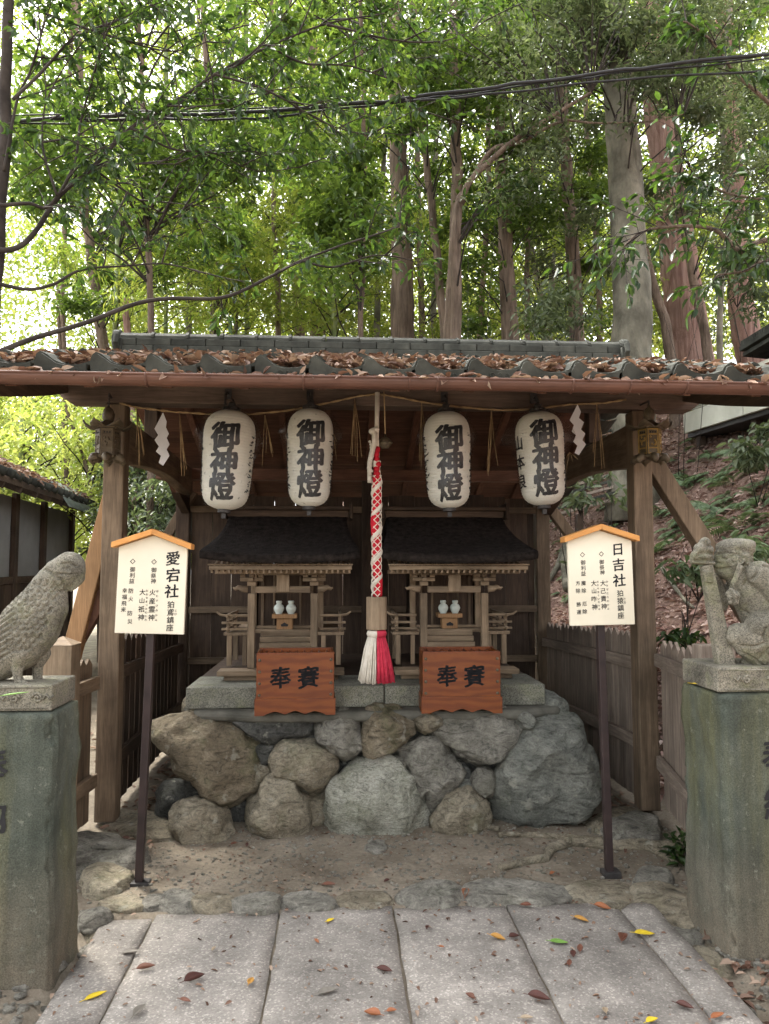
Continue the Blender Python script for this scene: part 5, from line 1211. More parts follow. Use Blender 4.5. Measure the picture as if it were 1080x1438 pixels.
tp_ = MB(); n = 14; vs = []
for i in range(n + 1):
    for j in range(n + 1):
        t_ = .62 + .44 * i / n; u = j / n; p = wpt(t_, .50 - 1.2 * u, 2.45 + .50 * u); p.z += .03 * noise.noise(p * 3.1) + (-.22 * (1 - u * 6) if u < .16 else 0); vs.append(p)
tp_.add(vs, [(i * (n + 1) + j, i * (n + 1) + j + 1, (i + 1) * (n + 1) + j + 1, (i + 1) * (n + 1) + j) for i in range(n) for j in range(n)])
o = tp_.build('tarpaulin', M['tarp'], None, origin=wpt(.8, 0, 2.45), smooth=True); tag(o, 'grey green tarpaulin draped over the corner of the outbuilding roof', 'tarpaulin')
m = o.modifiers.new('thick', 'SOLIDIFY'); m.thickness = .006

M['fascia'] = mat_plain('stained_cream_panel', (.52, .52, .42), (.68, .68, .58), 2.5, .7, .3, .1, blot=.3)
rb_ = thing('hillside_building', 'cream panelled building edge standing on the bank at right', 'building', (5.2, 8, 3.2))
fa, fb = P(963, 609, 10.2), P(1085, 571, 8.2); fd = (fb - fa); fe_ = fa + fd * 2.2; up_ = .46
def fbar(a, b_, z0, z1, o0, o1, nm, m, bev=.003):
    n_ = Vector((-(fb - fa).y, (fb - fa).x, 0)).normalized(); n_ = n_ if n_.x < 0 else -n_
    vs = [p + n_ * o_ + V(0, 0, z) for p in (a, b_) for o_ in (o0, o1) for z in (z0, z1)]
    return MB().add(vs, [(0, 1, 3, 2), (4, 6, 7, 5), (0, 4, 5, 1), (2, 3, 7, 6), (0, 2, 6, 4), (1, 5, 7, 3)]).build(nm, m, rb_, bevel=bev)
for i in range(3): fbar(fa + (fe_ - fa) * (i / 3), fa + (fe_ - fa) * ((i + 1) / 3 - .004), 0, .27, -.02, .03, 'fascia_panel', M['fascia']); fbar(fa + (fe_ - fa) * (i / 3), fa + (fe_ - fa) * ((i + 1) / 3 - .004), .345, .56, -.02, .03, 'fascia_panel', M['fascia'])
for k in range(3): fbar(fa, fe_, .275 + k * .024, .289 + k * .024, -.02, .012, 'groove_strip', M['fascia'])
fbar(fa, fe_, -1.3, -.005, -2.4, -.45, 'underfloor_shade_block', M['darkX']); fbar(fa, fe_, -.06, -.006, -2.4, -.03, 'floor_edge', M['iron'])  # solid dark block puts the crawl space shade into colour
fbar(fa, fe_, -.005, .55, -2.4, -.025, 'wall', M['darkX'])
for i in range(4): q = fa + (fe_ - fa) * (.03 + i * .3); MB().bar(q + V(.15, 0, -1.4), q + V(.15, 0, -.01), .10, .10).build('floor_post', M['darkZ'], rb_, bevel=.005)
sr = thing('slatted_lean_to', 'dark slatted lean-to roof on the bank behind the right post', 'lean-to', (P(820, 700, 10).x, 10, 1.4))
for i in range(19):
    u = i / 18; a, b_ = P(735, 735 - 150 * u, 10.4 + u * .9), P(905, 690 - 165 * u, 9.6 + u * .9)
    MB().bar(a, b_, .055, .035).build('slat', M['tile' if i % 2 else 'greyX'], sr)
for u in (.1, .5, .9):
    a = P(735, 735, 10.4).lerp(P(905, 690, 9.6), u); MB().bar(a + V(0, .05, -.06), P(735, 585, 11.3).lerp(P(905, 525, 10.5), u) + V(0, .05, -.06), .06, .06).build('batten', M['darkY'], sr)
    MB().bar(V(a.x, a.y + .1, gz(a.x, a.y) - .2), a + V(0, .1, -.08), .08, .08).build('prop', M['darkZ'], sr)
tr_ = thing('tiled_roof_corner', 'black tile roof edge showing above the shelter at far right', 'roof', P(1070, 480, 8.6))
a, b_ = P(1043, 491, 9.0), P(1130, 438, 8.0)
MB().bar(a, b_, .10, .05).build('verge', M['tile'], tr_)
for i in range(26): q = a.lerp(b_, (i + .5) / 26); MB().bar(q + V(0, 0, .028), q + V(0, 0, .11), .09, .03, (1, 0, 0)).build('tile_end', M['tile'], tr_)
q0 = b_ + V(.3, .5, .0); MB().add([a + V(0, 0, -.04), b_ + V(0, 0, -.04), b_ + V(2.5, 1.5, .3), a + V(2.5, 1.5, .3), a + V(0, 0, -.09), b_ + V(0, 0, -.09), b_ + V(2.5, 1.5, .2), a + V(2.5, 1.5, .2)], [(0, 1, 2, 3), (7, 6, 5, 4), (0, 4, 5, 1), (1, 5, 6, 2), (2, 6, 7, 3), (3, 7, 4, 0)]).build('roof_plane', M['tile'], tr_)
for q, nm in ((a + V(.6, .4, 0), 0), (b_ + V(.6, .5, 0), 1)): MB().bar(V(q.x, q.y, gz(q.x, q.y) - .2), V(q.x, q.y, q.z - .05), .12, .12).build('support_post', M['darkZ'], tr_)

# ------------------------------------------------------------------ power cables
for k, (pts, r, lbl) in enumerate([
    ([(-40, 172), (150, 163), (330, 158), (540, 143), (720, 118), (900, 96), (1120, 70)], .014, 'thickest black overhead cable crossing the tree tops'),
    ([(-40, 170), (180, 168), (360, 166), (540, 147), (700, 130), (880, 112), (1120, 95)], .009, 'lower thin overhead cable sagging below the thick one'),
    ([(-40, 177), (120, 172), (300, 160), (470, 150), (640, 134), (860, 104), (1120, 78)], .007, 'thin overhead cable twisted along the thick cable'),
    ([(-40, 166), (200, 156), (420, 152), (560, 141), (780, 112), (960, 90), (1120, 74)], .006, 'thinnest overhead cable running just above the thick cable')]):
    pp = []
    for i in range(len(pts) - 1):
        for s in range(8): t_ = s / 8; pp.append(P(pts[i][0] + (pts[i + 1][0] - pts[i][0]) * t_, pts[i][1] + (pts[i + 1][1] - pts[i][1]) * t_ + 1.5 * math.sin(i * 3 + t_ * 6.28 + k), 5.6 + k * .03))
    o = MB().tube([p for p in pp], r, 8).build('overhead_cable', M['cable'], None, origin=pp[0], smooth=True); tag(o, lbl, 'cable', 'overhead cables')

# ------------------------------------------------------------------ fallen leaves
def leafcol(nm, c): return mat_plain(nm, tuple(x * .75 for x in c), c, 40, .55, .3, .3, 60, .003, blot=.2)
LC = {'yellow': leafcol('yellow_leaf', (.72, .52, .03)), 'amber': leafcol('amber_leaf', (.50, .26, .06)), 'brown': leafcol('brown_leaf', (.16, .065, .04)), 'red': leafcol('red_brown_leaf', (.085, .032, .024)),
      'orange': leafcol('orange_brown_leaf', (.33, .12, .05)), 'green': leafcol('green_leaf', (.16, .30, .06)), 'tan': leafcol('tan_leaf', (.36, .28, .19)), 'grey': leafcol('grey_leaf', (.20, .18, .15))}
def fallen(px, py, L, col, ang_, curl, label, grp=None, z=None, wf=.42):
    p = G(px, py, .02 if z is None else z); zz = (.017 if p.y < 3.4 and -1.0 < p.x < 1.4 else gz(p.x, p.y) + .006) if z is None else z + .004
    L *= .85; b = bmesh.new(); n, m = 8, 4; g = []
    for i in range(n + 1):
        u = i / n; w_ = L * wf * math.sin(math.pi * min(1, u ** .8 * .98 + .02)) ** .9 / 2
        g.append([b.verts.new(((u - .5) * L, w_ * (2 * j / m - 1), .004 + curl * L * ((2 * j / m - 1) ** 2 * .35 * (w_ / (L * .2)) + (u - .5) ** 2 * .5) + .0)) for j in range(m + 1)])
    for i in range(n):
        for j in range(m): b.faces.new((g[i][j], g[i + 1][j], g[i + 1][j + 1], g[i][j + 1]))
    r = bmesh.ops.create_cone(b, segments=5, radius1=.0012, radius2=.001, depth=L * .25, cap_ends=True, matrix=Matrix.Translation((-L * .6, 0, .004 + curl * L * .12)) @ Matrix.Rotation(R(90), 4, 'Y'))
    me = bpy.data.meshes.new('fallen_leaf'); b.to_mesh(me); b.free(); me.polygons.foreach_set('use_smooth', [True] * len(me.polygons)); me.materials.append(LC[col])
    o = obj_from_mesh('fallen_leaf', me, None, (p.x, p.y, zz), (random.uniform(-.12, .12), random.uniform(-.12, .12), ang_)); tag(o, label, 'leaf', grp)
    m_ = o.modifiers.new('thick', 'SOLIDIFY'); m_.thickness = .0012
FL = [(135,1399,.09,'yellow',.6,.25,'bright yellow leaf on the narrow left edge slab'),(905,1311,.10,'yellow',.05,.2,'large spotted yellow leaf near the right edge of the paving'),(352,1378,.065,'amber',1.4,.3,'small amber leaf on the second slab from the left'),(816,1292,.075,'amber',-.6,.5,'amber leaf lying right of the yellow green leaf'),
 (699,1318,.075,'amber',-.5,.6,'curled amber leaf with a dark leaf beside it, right of centre'),(812,1254,.05,'yellow',1.5,.5,'small yellow green leaf among the edging stones at right'),(464,1292,.045,'yellow',.6,.2,'tiny pale yellow leaf left of the path centre'),(785,1323,.085,'green',-.2,.2,'fresh green leaf lying on the right slabs'),
 (916,1434,.06,'yellow',.4,.5,'crumpled yellow leaf at the bottom right of the paving'),(273,1376,.10,'red',.75,.7,'dark red curled leaf on the left slab'),(654,1255,.09,'orange',1.3,.9,'upright orange brown leaf at the slab end'),(757,1403,.09,'red',-.3,.7,'dark red curled leaf at lower right centre'),(962,1414,.07,'red',-.7,.6,'dark red leaf near the bottom right corner of the paving'),(1008,1427,.07,'orange',.4,.3,'pale orange leaf at the bottom right edge slab'),
 (540,1363,.075,'red',-.5,.5,'dark leaf lying on the centre joint of the slabs'),(846,1275,.085,'orange',-.5,.6,'rusty leaf with long stalk at the slab end, right'),(460,1393,.085,'grey',.35,.4,'grey green shrivelled leaf on the third slab'),(196,1420,.08,'grey',1.2,.5,'grey brown leaf at lower left'),(205,1360,.08,'brown',.2,.6,'thin brown leaf beside the left joint'),(185,1337,.08,'grey',.1,.2,'grey flat leaf at the far end of left edge slab'),
 (675,1246,.07,'brown',-.2,.6,'dark brown leaf beside the upright orange leaf'),(722,1316,.06,'red',.4,.7,'blackish curled leaf touching an amber leaf'),(1,1,0,'',0,0,'')]
for r_ in FL[:-1]: fallen(*r_)
for px, py, L, col, lbl in [(462,1240,.08,'brown','curled brown leaf on the soil just behind the centre left edging stones'),(543,1232,.05,'red','small dark leaf on bare soil in line with the bell rope'),(738,1272,.06,'brown','brown leaf at the far end of the slab below the right edging stones'),(775,1222,.05,'orange','small rusty leaf on the soil below the tree root'),
 (328,1180,.05,'brown','left one of two small leaves lying before the lower left boulders'),(347,1180,.05,'red','right one of two small leaves lying before the lower left boulders'),(600,1303,.04,'red','tiny dark leaf near the far end of the slab right of centre'),(805,1340,.06,'red','dark leaf in the middle of the small cluster below the green leaf'),(815,1332,.06,'brown','uppermost leaf of the small cluster below the green leaf'),(800,1352,.05,'brown','lowest leaf of the small cluster below the green leaf'),
 (875,1319,.10,'brown','long thin brown leaf just left of the large yellow leaf'),(523,1425,.07,'orange','rusty leaf at the bottom edge, left of the centre joint'),(850,1420,.05,'tan','pale tan leaf at the bottom right between two dark red leaves'),(445,1322,.035,'orange','tiny rusty leaf in the middle of the second full slab'),(412,1270,.04,'tan','tiny tan leaf at the far end of the second joint'),(740,1430,.05,'tan','pale tan leaf at the bottom edge right of centre'),
 (550,1420,.04,'orange','tiny rusty leaf beside the centre joint at the bottom'),(705,1255,.05,'brown','left leaf of a pair among the right edging stones'),(715,1252,.05,'orange','right rusty leaf of a pair among the right edging stones'),(900,1225,.05,'brown','brown leaf right of the foot of the right sign post'),(963,1262,.05,'red','dark leaf against the stones by the right pedestal'),(620,1330,.03,'orange','very small rusty leaf on the centre right slab'),
 (300,1333,.04,'tan','tiny tan leaf on the left slab above the dark red leaf'),(260,1405,.05,'brown','small brown leaf below the dark red leaf at left'),(660,1400,.05,'brown','small brown leaf left of the dark red leaf at lower right centre')]:
    fallen(px, py, L, col, random.uniform(0, 6.28), random.uniform(.3, .8), lbl, 'small dry leaves on the ground')
fallen(22, 978, .10, 'green', .5, .15, 'narrow green leaf resting on the plinth of the bird statue', None, zpl1 - .005, .3)
fallen(985, 963, .09, 'yellow', -.2, .1, 'pale yellow leaf lying on top of the right pedestal', None, 1.0, .3)
def crumbs():
    u = random.random()
    if u < .4: x, y = random.uniform(-1.0, 1.4), random.uniform(1.8, 3.4); z = .017
    else: x, y = random.uniform(-1.4, 2.0), random.uniform(3.3, 4.6); z = gz(x, y) + .004
    return (x, y, z)
tag(obj_from_mesh('leaf_crumbs', litter(1500, crumbs, .008, .03, M['dry'], 'leaf_crumbs', .25)), 'tiny leaf crumbs and chaff scattered over soil and slabs', 'leaf litter', kind='stuff')
def sidecrumbs():
    x, y = random.choice(((random.uniform(-2.6, -1.3), random.uniform(4.6, 7.5)), (random.uniform(-1.3, -1.0), random.uniform(4.0, 6.0)), (random.uniform(1.5, 1.85), random.uniform(4.0, 6.2)), (random.uniform(1.4, 1.7), random.uniform(2.4, 3.5)))); return (x, y, gz(x, y) + .01)
tag(obj_from_mesh('ground_leaf_litter', litter(900, sidecrumbs, .03, .07, M['dry'], 'ground_leaf_litter', .3)), 'dry leaves lying along the fence feet', 'leaf litter', kind='stuff')
def hillpt():
    while True:
        y = random.uniform(3.6, 16); x = random.uniform(2.05, 2.3 + y * .55)
        return (x, y, gz(x, y) + .012 + random.random() * .02)
tag(obj_from_mesh('bank_leaf_litter', litter(30000, hillpt, .04, .10, M['litter'], 'bank_leaf_litter', .4)), 'thick brown leaf litter covering the bank at right', 'leaf litter', kind='stuff')
# ------------------------------------------------------------------ trees
def leaves_mesh(name, C, L, mat, wr=(.38, .5), droop=.35, fine=False):
    C = np.asarray(C); n = len(C); az = rng.uniform(0, 2 * np.pi, n)
    ax = np.stack([np.cos(az), np.sin(az), rng.normal(-droop, .35, n)], 1)
    nr_ = np.stack([rng.normal(0, .45, n), rng.normal(0, .45, n), np.ones(n)], 1)
    Ls = rng.uniform(L[0], L[1], n); v_, f_ = leaf_arrays(C, ax, nr_, Ls, Ls * rng.uniform(wr[0], wr[1], n), .2, .18, fine)
    return fast_mesh(name, v_, f_, mat)
def in_view_hole(px, py):        # where the photograph shows open sky between the leaves
    h = 0
    for cx, cy, r, d in ((50, 440, 70, .8), (15, 470, 55, .85), (110, 300, 40, .4), (250, 170, 35, .35), (570, 440, 30, .4), (990, 200, 40, .35), (60, 20, 40, .3), (375, 60, 30, .3), (600, 30, 30, .3)):
        h = max(h, d * math.exp(-((px - cx) ** 2 + (py - cy) ** 2) / r ** 2))
    return h
CLEAR = [((888, 490), (864, 100), 42, 10.0), ((972, 490), (925, 150), 38, 14.0), ((566, 480), (560, 130), 24, 13.0), ((633, 480), (641, 130), 15, 11.0), ((716, 480), (704, 150), 16, 12.0), ((810, 480), (792, 130), 16, 12.5), ((622, 470), (595, 160), 10, 11.8)]
def blocked(px, py, Y, soft=14):
    for a, b_, hw, TY in CLEAR:
        if Y > TY or py > a[1] or py < b_[1]: continue
        u = (a[1] - py) / (a[1] - b_[1])
        if abs(px - (a[0] + (b_[0] - a[0]) * u)) < hw + soft and random.random() < .82: return True
    return False
def curve_px(pts, Y, sub=6, jit=.0, dY=0.0):
    out = []
    n = len(pts)
    for i in range(n - 1):
        for s in range(sub):
            t_ = s / sub; a, b_ = pts[i], pts[i + 1]; p0 = pts[max(0, i - 1)]; p3 = pts[min(n - 1, i + 2)]
            f = [.5 * ((2 * a[k]) + (-p0[k] + b_[k]) * t_ + (2 * p0[k] - 5 * a[k] + 4 * b_[k] - p3[k]) * t_ ** 2 + (-p0[k] + 3 * a[k] - 3 * b_[k] + p3[k]) * t_ ** 3) for k in (0, 1)]
            q = P(f[0], f[1], Y + dY * (i + t_) / (n - 1)); q += Vector((noise.noise(q * 2.3), noise.noise(q * 2.3 + V(9, 0, 0)), noise.noise(q * 2.3 + V(0, 9, 0)))) * jit; out.append(q)
    out.append(P(pts[-1][0], pts[-1][1], Y + dY)); return out
def trunk(t_, pts, Y, wpx, bark, top_scale=.55, nm='trunk', ground=True, n=14):
    # pts: pixel points from the lowest seen to the highest seen
    pp = curve_px(pts, Y, 9, .03); lo = pp[0]
    if ground:
        g0 = gz(lo.x, lo.y) - .15; k = 6; d = (pp[2] - pp[0]); sx = d.x / max(d.z, .2)
        low = [Vector((lo.x - sx * (lo.z - z) * .4, lo.y, z)) for z in [g0 + (lo.z - g0) * i / k for i in range(k)]]; pp = low + pp
    r0 = wpx / 2 * Y / FOC; m = len(pp); rad = []
    for i, p in enumerate(pp):
        u = i / (m - 1); r = r0 * (1.15 - (1.15 - top_scale) * u); 
        if ground and i < 3: r *= 1 + .35 * (3 - i) / 3
        rad.append(r * (1 + .06 * noise.noise(p * 1.7)))
    mb = MB(); n = 28 if wpx > 12 else 12; mb.tube(pp, rad, n)
    k_ = .10 if bark in ('bark', 'redbark') else .05
    for i in range(m):                        # furrowed bark: relief runs up the stem
        for j in range(n):
            v = mb.v[i * n + j]; c = pp[i]; a = 2 * math.pi * j / n
            mb.v[i * n + j] = c + (v - c) * (1 + k_ * (noise.noise(Vector((math.cos(a) * 4.5, math.sin(a) * 4.5, v.z * .7 + c.x * 7))) + .6 * noise.noise(Vector((math.cos(a) * 9, math.sin(a) * 9, v.z * 1.6 + c.x * 5)))))
    return mb.build(nm, M[bark], t_, smooth=True), pp
def clump(c, R_, n, flat=.6):
    v_ = rng.normal(0, 1, (n, 3)); v_ = unit(v_) * (rng.random((n, 1)) ** .45) * R_; v_[:, 2] *= flat; return v_ + np.array(c[:])
def crown(t_, pp, regions, n, L, mat, Y, spread=1.2, R_=.46, twig=True, wr=(.38, .5), droop=.35, per=230, fine=False, nm='crown', tr=1.0):
    C = []; tw = MB(); k = 0
    while k < n:
        x0, x1, y0, y1 = random.choice(regions); px, py = random.uniform(x0, x1), random.uniform(y0, y1)
        if random.random() < in_view_hole(px, py): k += 1; continue
        yy = Y + random.uniform(-spread, spread); k += 1
        if blocked(px, py, yy): continue
        c = P(px, py, yy)
        if c.z < gz(c.x, c.y) + .3: continue
        r = R_ * random.uniform(.6, 1.25); C.append(clump(c, r, int(per * random.uniform(.6, 1.3)), random.uniform(.4, .75)))
        if twig and pp:
            best = min(pp, key=lambda q: (q - c).length + abs(q.z - (c.z - .8)) * .7); best = Vector(best)
            mid = best.lerp(c, .5) + Vector((random.uniform(-.2, .2), random.uniform(-.2, .2), random.uniform(-.1, .35)))
            if (best - c).length < 6: tw.tube([best, best.lerp(mid, .5) + V(0, 0, .05), mid, mid.lerp(c, .5) + V(0, 0, .04), c], [.015 * tr, .012 * tr, .009 * tr, .006 * tr, .003 * tr], 4, False)
    if tw.v: tw.build('branches', M['twig'], t_, smooth=True, fix=False)['kind'] = 'stuff'
    if C:
        o = obj_from_mesh(nm, leaves_mesh(nm, np.concatenate(C) - np.array(ORG[t_.name][:]), L, M[mat], wr, droop, fine), t_); return o
def tree(name, label, pts, Y, wpx, bark, regs=None, n=0, L=(.09, .145), mat='leafy', group='trees behind the shelter', **kw):
    b = P(pts[0][0], pts[0][1], Y); t_ = thing(name, label, 'tree', (b.x, Y, gz(b.x, Y)), group)
    _, pp = trunk(t_, pts, Y, wpx, bark)
    if regs: crown(t_, pp, regs, n, L, mat, Y, **kw)
    return t_, pp
# tall trunks behind the shelter
tree('broadleaf_tree', 'thick smooth grey trunk rising right of centre behind the roof', [(888, 520), (886, 400), (878, 250), (868, 110), (862, -20), (858, -200)], 10.0, 56, 'greybark', [(700, 1080, -120, 120), (760, 1000, 0, 200)], 46, (.075, .125), 'leafgrey', spread=1.6)
tree('cedar_tree', 'reddish cedar trunk leaning behind the grey trunk at right', [(975, 520), (962, 440), (948, 330), (932, 210), (918, 100), (900, -150)], 14.0, 56, 'redbark', [(840, 1080, -150, 60)], 20, (.085, .135), 'leafgrey', spread=1.5)
tree('cedar_tree', 'brown cedar trunk standing behind the middle of the roof', [(566, 520), (565, 400), (562, 260), (558, 120), (553, -150)], 13.0, 33, 'bark', [(460, 700, -140, 120)], 26, spread=1.8, mat='leafy')
tree('broadleaf_tree', 'slim straight trunk with forked branch right of the middle cedar', [(632, 520), (634, 430), (640, 330), (641, 200), (638, 80), (634, -120)], 11.0, 20, 'bark', [(560, 760, 0, 330)], 44, (.09, .14), 'leafy', spread=1.5, R_=.5)
tree('broadleaf_tree', 'thin curving trunk crossing beside the slim straight trunk', [(628, 520), (622, 440), (612, 350), (600, 240), (590, 150), (572, -100)], 11.8, 13, 'bark', [(480, 680, 60, 300)], 24, (.08, .13), 'leafy', spread=1.3)
tree('cedar_tree', 'dark brown trunk halfway between the slim trunk and grey trunk', [(718, 520), (714, 420), (708, 320), (704, 200), (703, 60), (700, -150)], 12.0, 24, 'bark', [(620, 860, 180, 460)], 34, (.09, .14), 'leafy', spread=1.6)
tree('cedar_tree', 'brown trunk just left of the thick grey trunk', [(812, 520), (808, 430), (802, 330), (793, 200), (786, 60), (780, -150)], 12.5, 22, 'bark', [(720, 900, 0, 420)], 40, (.085, .135), 'leafgrey', spread=1.6)
tree('broadleaf_tree', 'thin reddish stem leaning left at the foot of the red cedar', [(945, 520), (932, 450), (918, 400), (900, 330), (880, 240)], 11.5, 15, 'bark')
tree('broadleaf_tree', 'thin leaning stem right of the red cedar trunk', [(998, 520), (985, 440), (965, 350), (955, 250), (950, 150), (940, -60)], 12.0, 13, 'bark', [(900, 1080, 60, 360)], 26, (.075, .125), 'leafgrey', spread=1.4)
tree('cedar_tree', 'broad weathered trunk base at far right above the black tiles', [(1060, 520), (1048, 470), (1040, 420), (1032, 300), (1022, 120), (1010, -120)], 15.0, 40, 'redbark', [(960, 1090, -60, 300)], 26, (.075, .125), 'leafgrey', spread=1.8)
tree('cedar_tree', 'faint brown trunk behind the roof, left of the middle cedar', [(445, 520), (446, 420), (444, 320), (441, 200), (438, 0), (436, -120)], 17.0, 20, 'bark', [(330, 560, 120, 420)], 30, (.08, .13), 'leafbright', spread=2.0, R_=.7)
tree('cedar_tree', 'dim trunk left of the faint brown trunk behind bamboo', [(424, 520), (418, 400), (412, 310), (408, 180), (404, -100)], 19.0, 15, 'bark', [(300, 520, -60, 260)], 26, (.08, .14), 'leafy', spread=2.2, R_=.8)
tree('broadleaf_tree', 'slender pale trunk in the bright gap at far left', [(148, 520), (140, 450), (128, 360), (118, 280), (112, 120), (108, -80)], 13.0, 15, 'bark', [(60, 330, 150, 430)], 26, (.09, .14), 'leafy', spread=1.8)
tree('broadleaf_tree', 'slim tree with bright leaves seen above the roof ridge at left', [(300, 520), (302, 400), (298, 280), (290, 120), (284, -100)], 15.0, 12, 'bark', [(150, 470, 250, 450)], 42, (.09, .15), 'leafbright', spread=2.0, R_=.7)
tree('broadleaf_tree', 'slim tree in the gap between the two front trunks of the middle', [(590, 520), (592, 420), (588, 300), (584, 100), (580, -100)], 18.0, 10, 'bark', [(430, 760, 260, 470)], 46, (.09, .14), 'leafbright', spread=2.4, R_=.8)
tree('broadleaf_tree', 'young pale tree filling the gap left of the grey trunk', [(770, 520), (760, 420), (748, 360), (735, 260), (730, 100)], 16.0, 11, 'greybark', [(660, 1000, 220, 480)], 50, (.08, .13), 'leafbright', spread=2.4, R_=.75)
SAP = [(335, 16, 7, 'above the leftmost lantern'), (392, 14, 8, 'above the gap between first and second lanterns'), (530, 16, 9, 'straight above the bell rope'), (603, 19, 9, 'close left of the third lantern line'), (672, 14, 9, 'between the slim trunk and the dark trunk'), (742, 13, 8, 'a little right of the dark trunk'), (770, 17, 10, 'midway between the dark trunk and brown trunk'), (840, 15, 9, 'immediately left of the grey trunk'), (1012, 13, 9, 'near the black tiles at right'), (90, 15, 8, 'in the bright sky gap at left'), (262, 18, 9, 'above the left sign')]
for px, Y, wp, wh in SAP:
    d = random.uniform(-22, 22); tree('slender_tree', f'slender bare stem in the wood, {wh}', [(px, 520), (px + d * .2 + random.uniform(-5, 5), 420), (px + d * .5 + random.uniform(-7, 7), 300), (px + d * .8 + random.uniform(-7, 7), 160), (px + d, 20), (px + d * 1.2, -120)], Y, wp, random.choice(('bark', 'greybark')), [(px - 70, px + 70, -60, 320)], 7, (.08, .13), 'leafy', group='slender stems in the wood', R_=.4, spread=.8)
# trees seen through the open left side of the shelter
tree('broadleaf_tree', 'slender tree seen below the eave left of the left post', [(90, 740), (95, 680), (92, 600), (88, 540), (80, 400)], 13.0, 8, 'bark', [(-20, 260, 540, 760)], 26, (.09, .15), 'leafpale', spread=2.4, R_=.7, group='trees left of the shelter')
tree('broadleaf_tree', 'reddish trunk seen between left post and rear post', [(196, 780), (192, 720), (188, 640), (182, 560), (176, 420)], 11.0, 16, 'redbark', [(150, 300, 580, 780)], 30, (.075, .125), 'leafgrey', spread=1.4, R_=.4, group='trees left of the shelter')
tree('broadleaf_tree', 'thin leaning stem behind the bronze lantern at left', [(140, 760), (128, 690), (118, 640), (102, 600), (84, 540)], 11.5, 7, 'bark', [(0, 250, 560, 720)], 14, (.08, .13), 'leafpale', spread=1.6, R_=.5, group='trees left of the shelter')
# bamboo culms
def bamboo(px, y0, y1, Y, wpx, label, regs, n):
    b = P(px, 500, Y); t_ = thing('bamboo', label, 'bamboo', (b.x, Y, gz(b.x, Y)), 'bamboo culms behind the shelter'); mb = MB(); r = wpx / 2 * Y / FOC
    bz = gz(b.x, Y); tz = P(px, y1, Y).z; z = bz; lean = random.uniform(-.02, .02); pp = []
    k = 0
    prof = []
    while z < tz + 1:
        seg = .38; x = b.x + lean * (z - bz)
        prof += [(x, z, r), (x, z + seg - .02, r), (x, z + seg - .01, r * 1.18)]; pp.append(V(x, Y, z)); z += seg
    mb.tube([(x, Y, zz) for x, zz, _ in prof], [q[2] for q in prof], 10).build('culm', M['bamboo'], t_, smooth=True)
    crown(t_, pp, regs, n, (.10, .19), 'leafbright' if y0 < 600 else 'leafpale', Y, spread=1.5, R_=.6, wr=(.13, .2), droop=.7, per=170)
bamboo(466, 480, -60, 14.5, 7, 'thin green bamboo culm above the roof, left of the pair', [(340, 560, -60, 460)], 26)
bamboo(475, 480, -60, 14.0, 8, 'green bamboo culm standing right of its twin above the roof', [(360, 600, 40, 460)], 24)
bamboo(161, 480, -60, 12.0, 8, 'bamboo culm above the left end of the roof', [(70, 330, 180, 460)], 26)
bamboo(352, 480, -60, 16.0, 7, 'bamboo culm above the roof left of the second lantern', [(200, 460, 20, 440)], 30)
bamboo(36, 700, 620, 12.5, 8, 'bamboo culm beyond the outbuilding at far left', [(-30, 170, 520, 700)], 16)
bamboo(240, 480, -60, 17.0, 6, 'far bamboo culm above the left part of the roof', [(120, 380, 0, 430)], 30)

# near tree on the left: dark trunk at the frame edge with long limbs
nt_ = thing('broadleaf_tree', 'dark near tree at the left frame edge with long bare limbs', 'tree', (P(4, 480, 4.9).x - .12, 4.9, 0), 'trees framing the shelter')
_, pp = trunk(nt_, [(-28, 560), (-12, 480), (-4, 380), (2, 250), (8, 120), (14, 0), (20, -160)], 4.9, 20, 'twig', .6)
LIMBS = [([(-20, 500), (40, 478), (120, 452), (205, 423), (310, 418), (375, 392), (425, 365), (490, 342), (560, 318)], 8.5, .2, .5), ([(-20, 350), (20, 350), (50, 325), (85, 275), (130, 235), (185, 180), (235, 150), (300, 105), (380, 65), (460, 35), (540, 18)], 9, .3, .6),
         ([(0, 288), (40, 287), (70, 290), (105, 230), (113, 170), (130, 110), (150, 40), (160, -30)], 6, .3, .2), ([(0, 400), (40, 408), (75, 400), (110, 382), (165, 375), (225, 370), (280, 384)], 6, .2, .3), ([(110, 232), (180, 232), (255, 232)], 3, .4, .2),
         ([(5, 240), (25, 140), (50, 80), (70, 0)], 5, .2, .2), ([(235, 150), (300, 150), (370, 130), (430, 150)], 3, .6, .3), ([(300, 105), (350, 80), (400, 20), (420, -20)], 3, .6, .3), ([(425, 365), (470, 375), (530, 358), (580, 365)], 4, .7, .2), ([(80, 275), (60, 200), (64, 120), (52, 40)], 4, .4, .1)]
limbpts = []
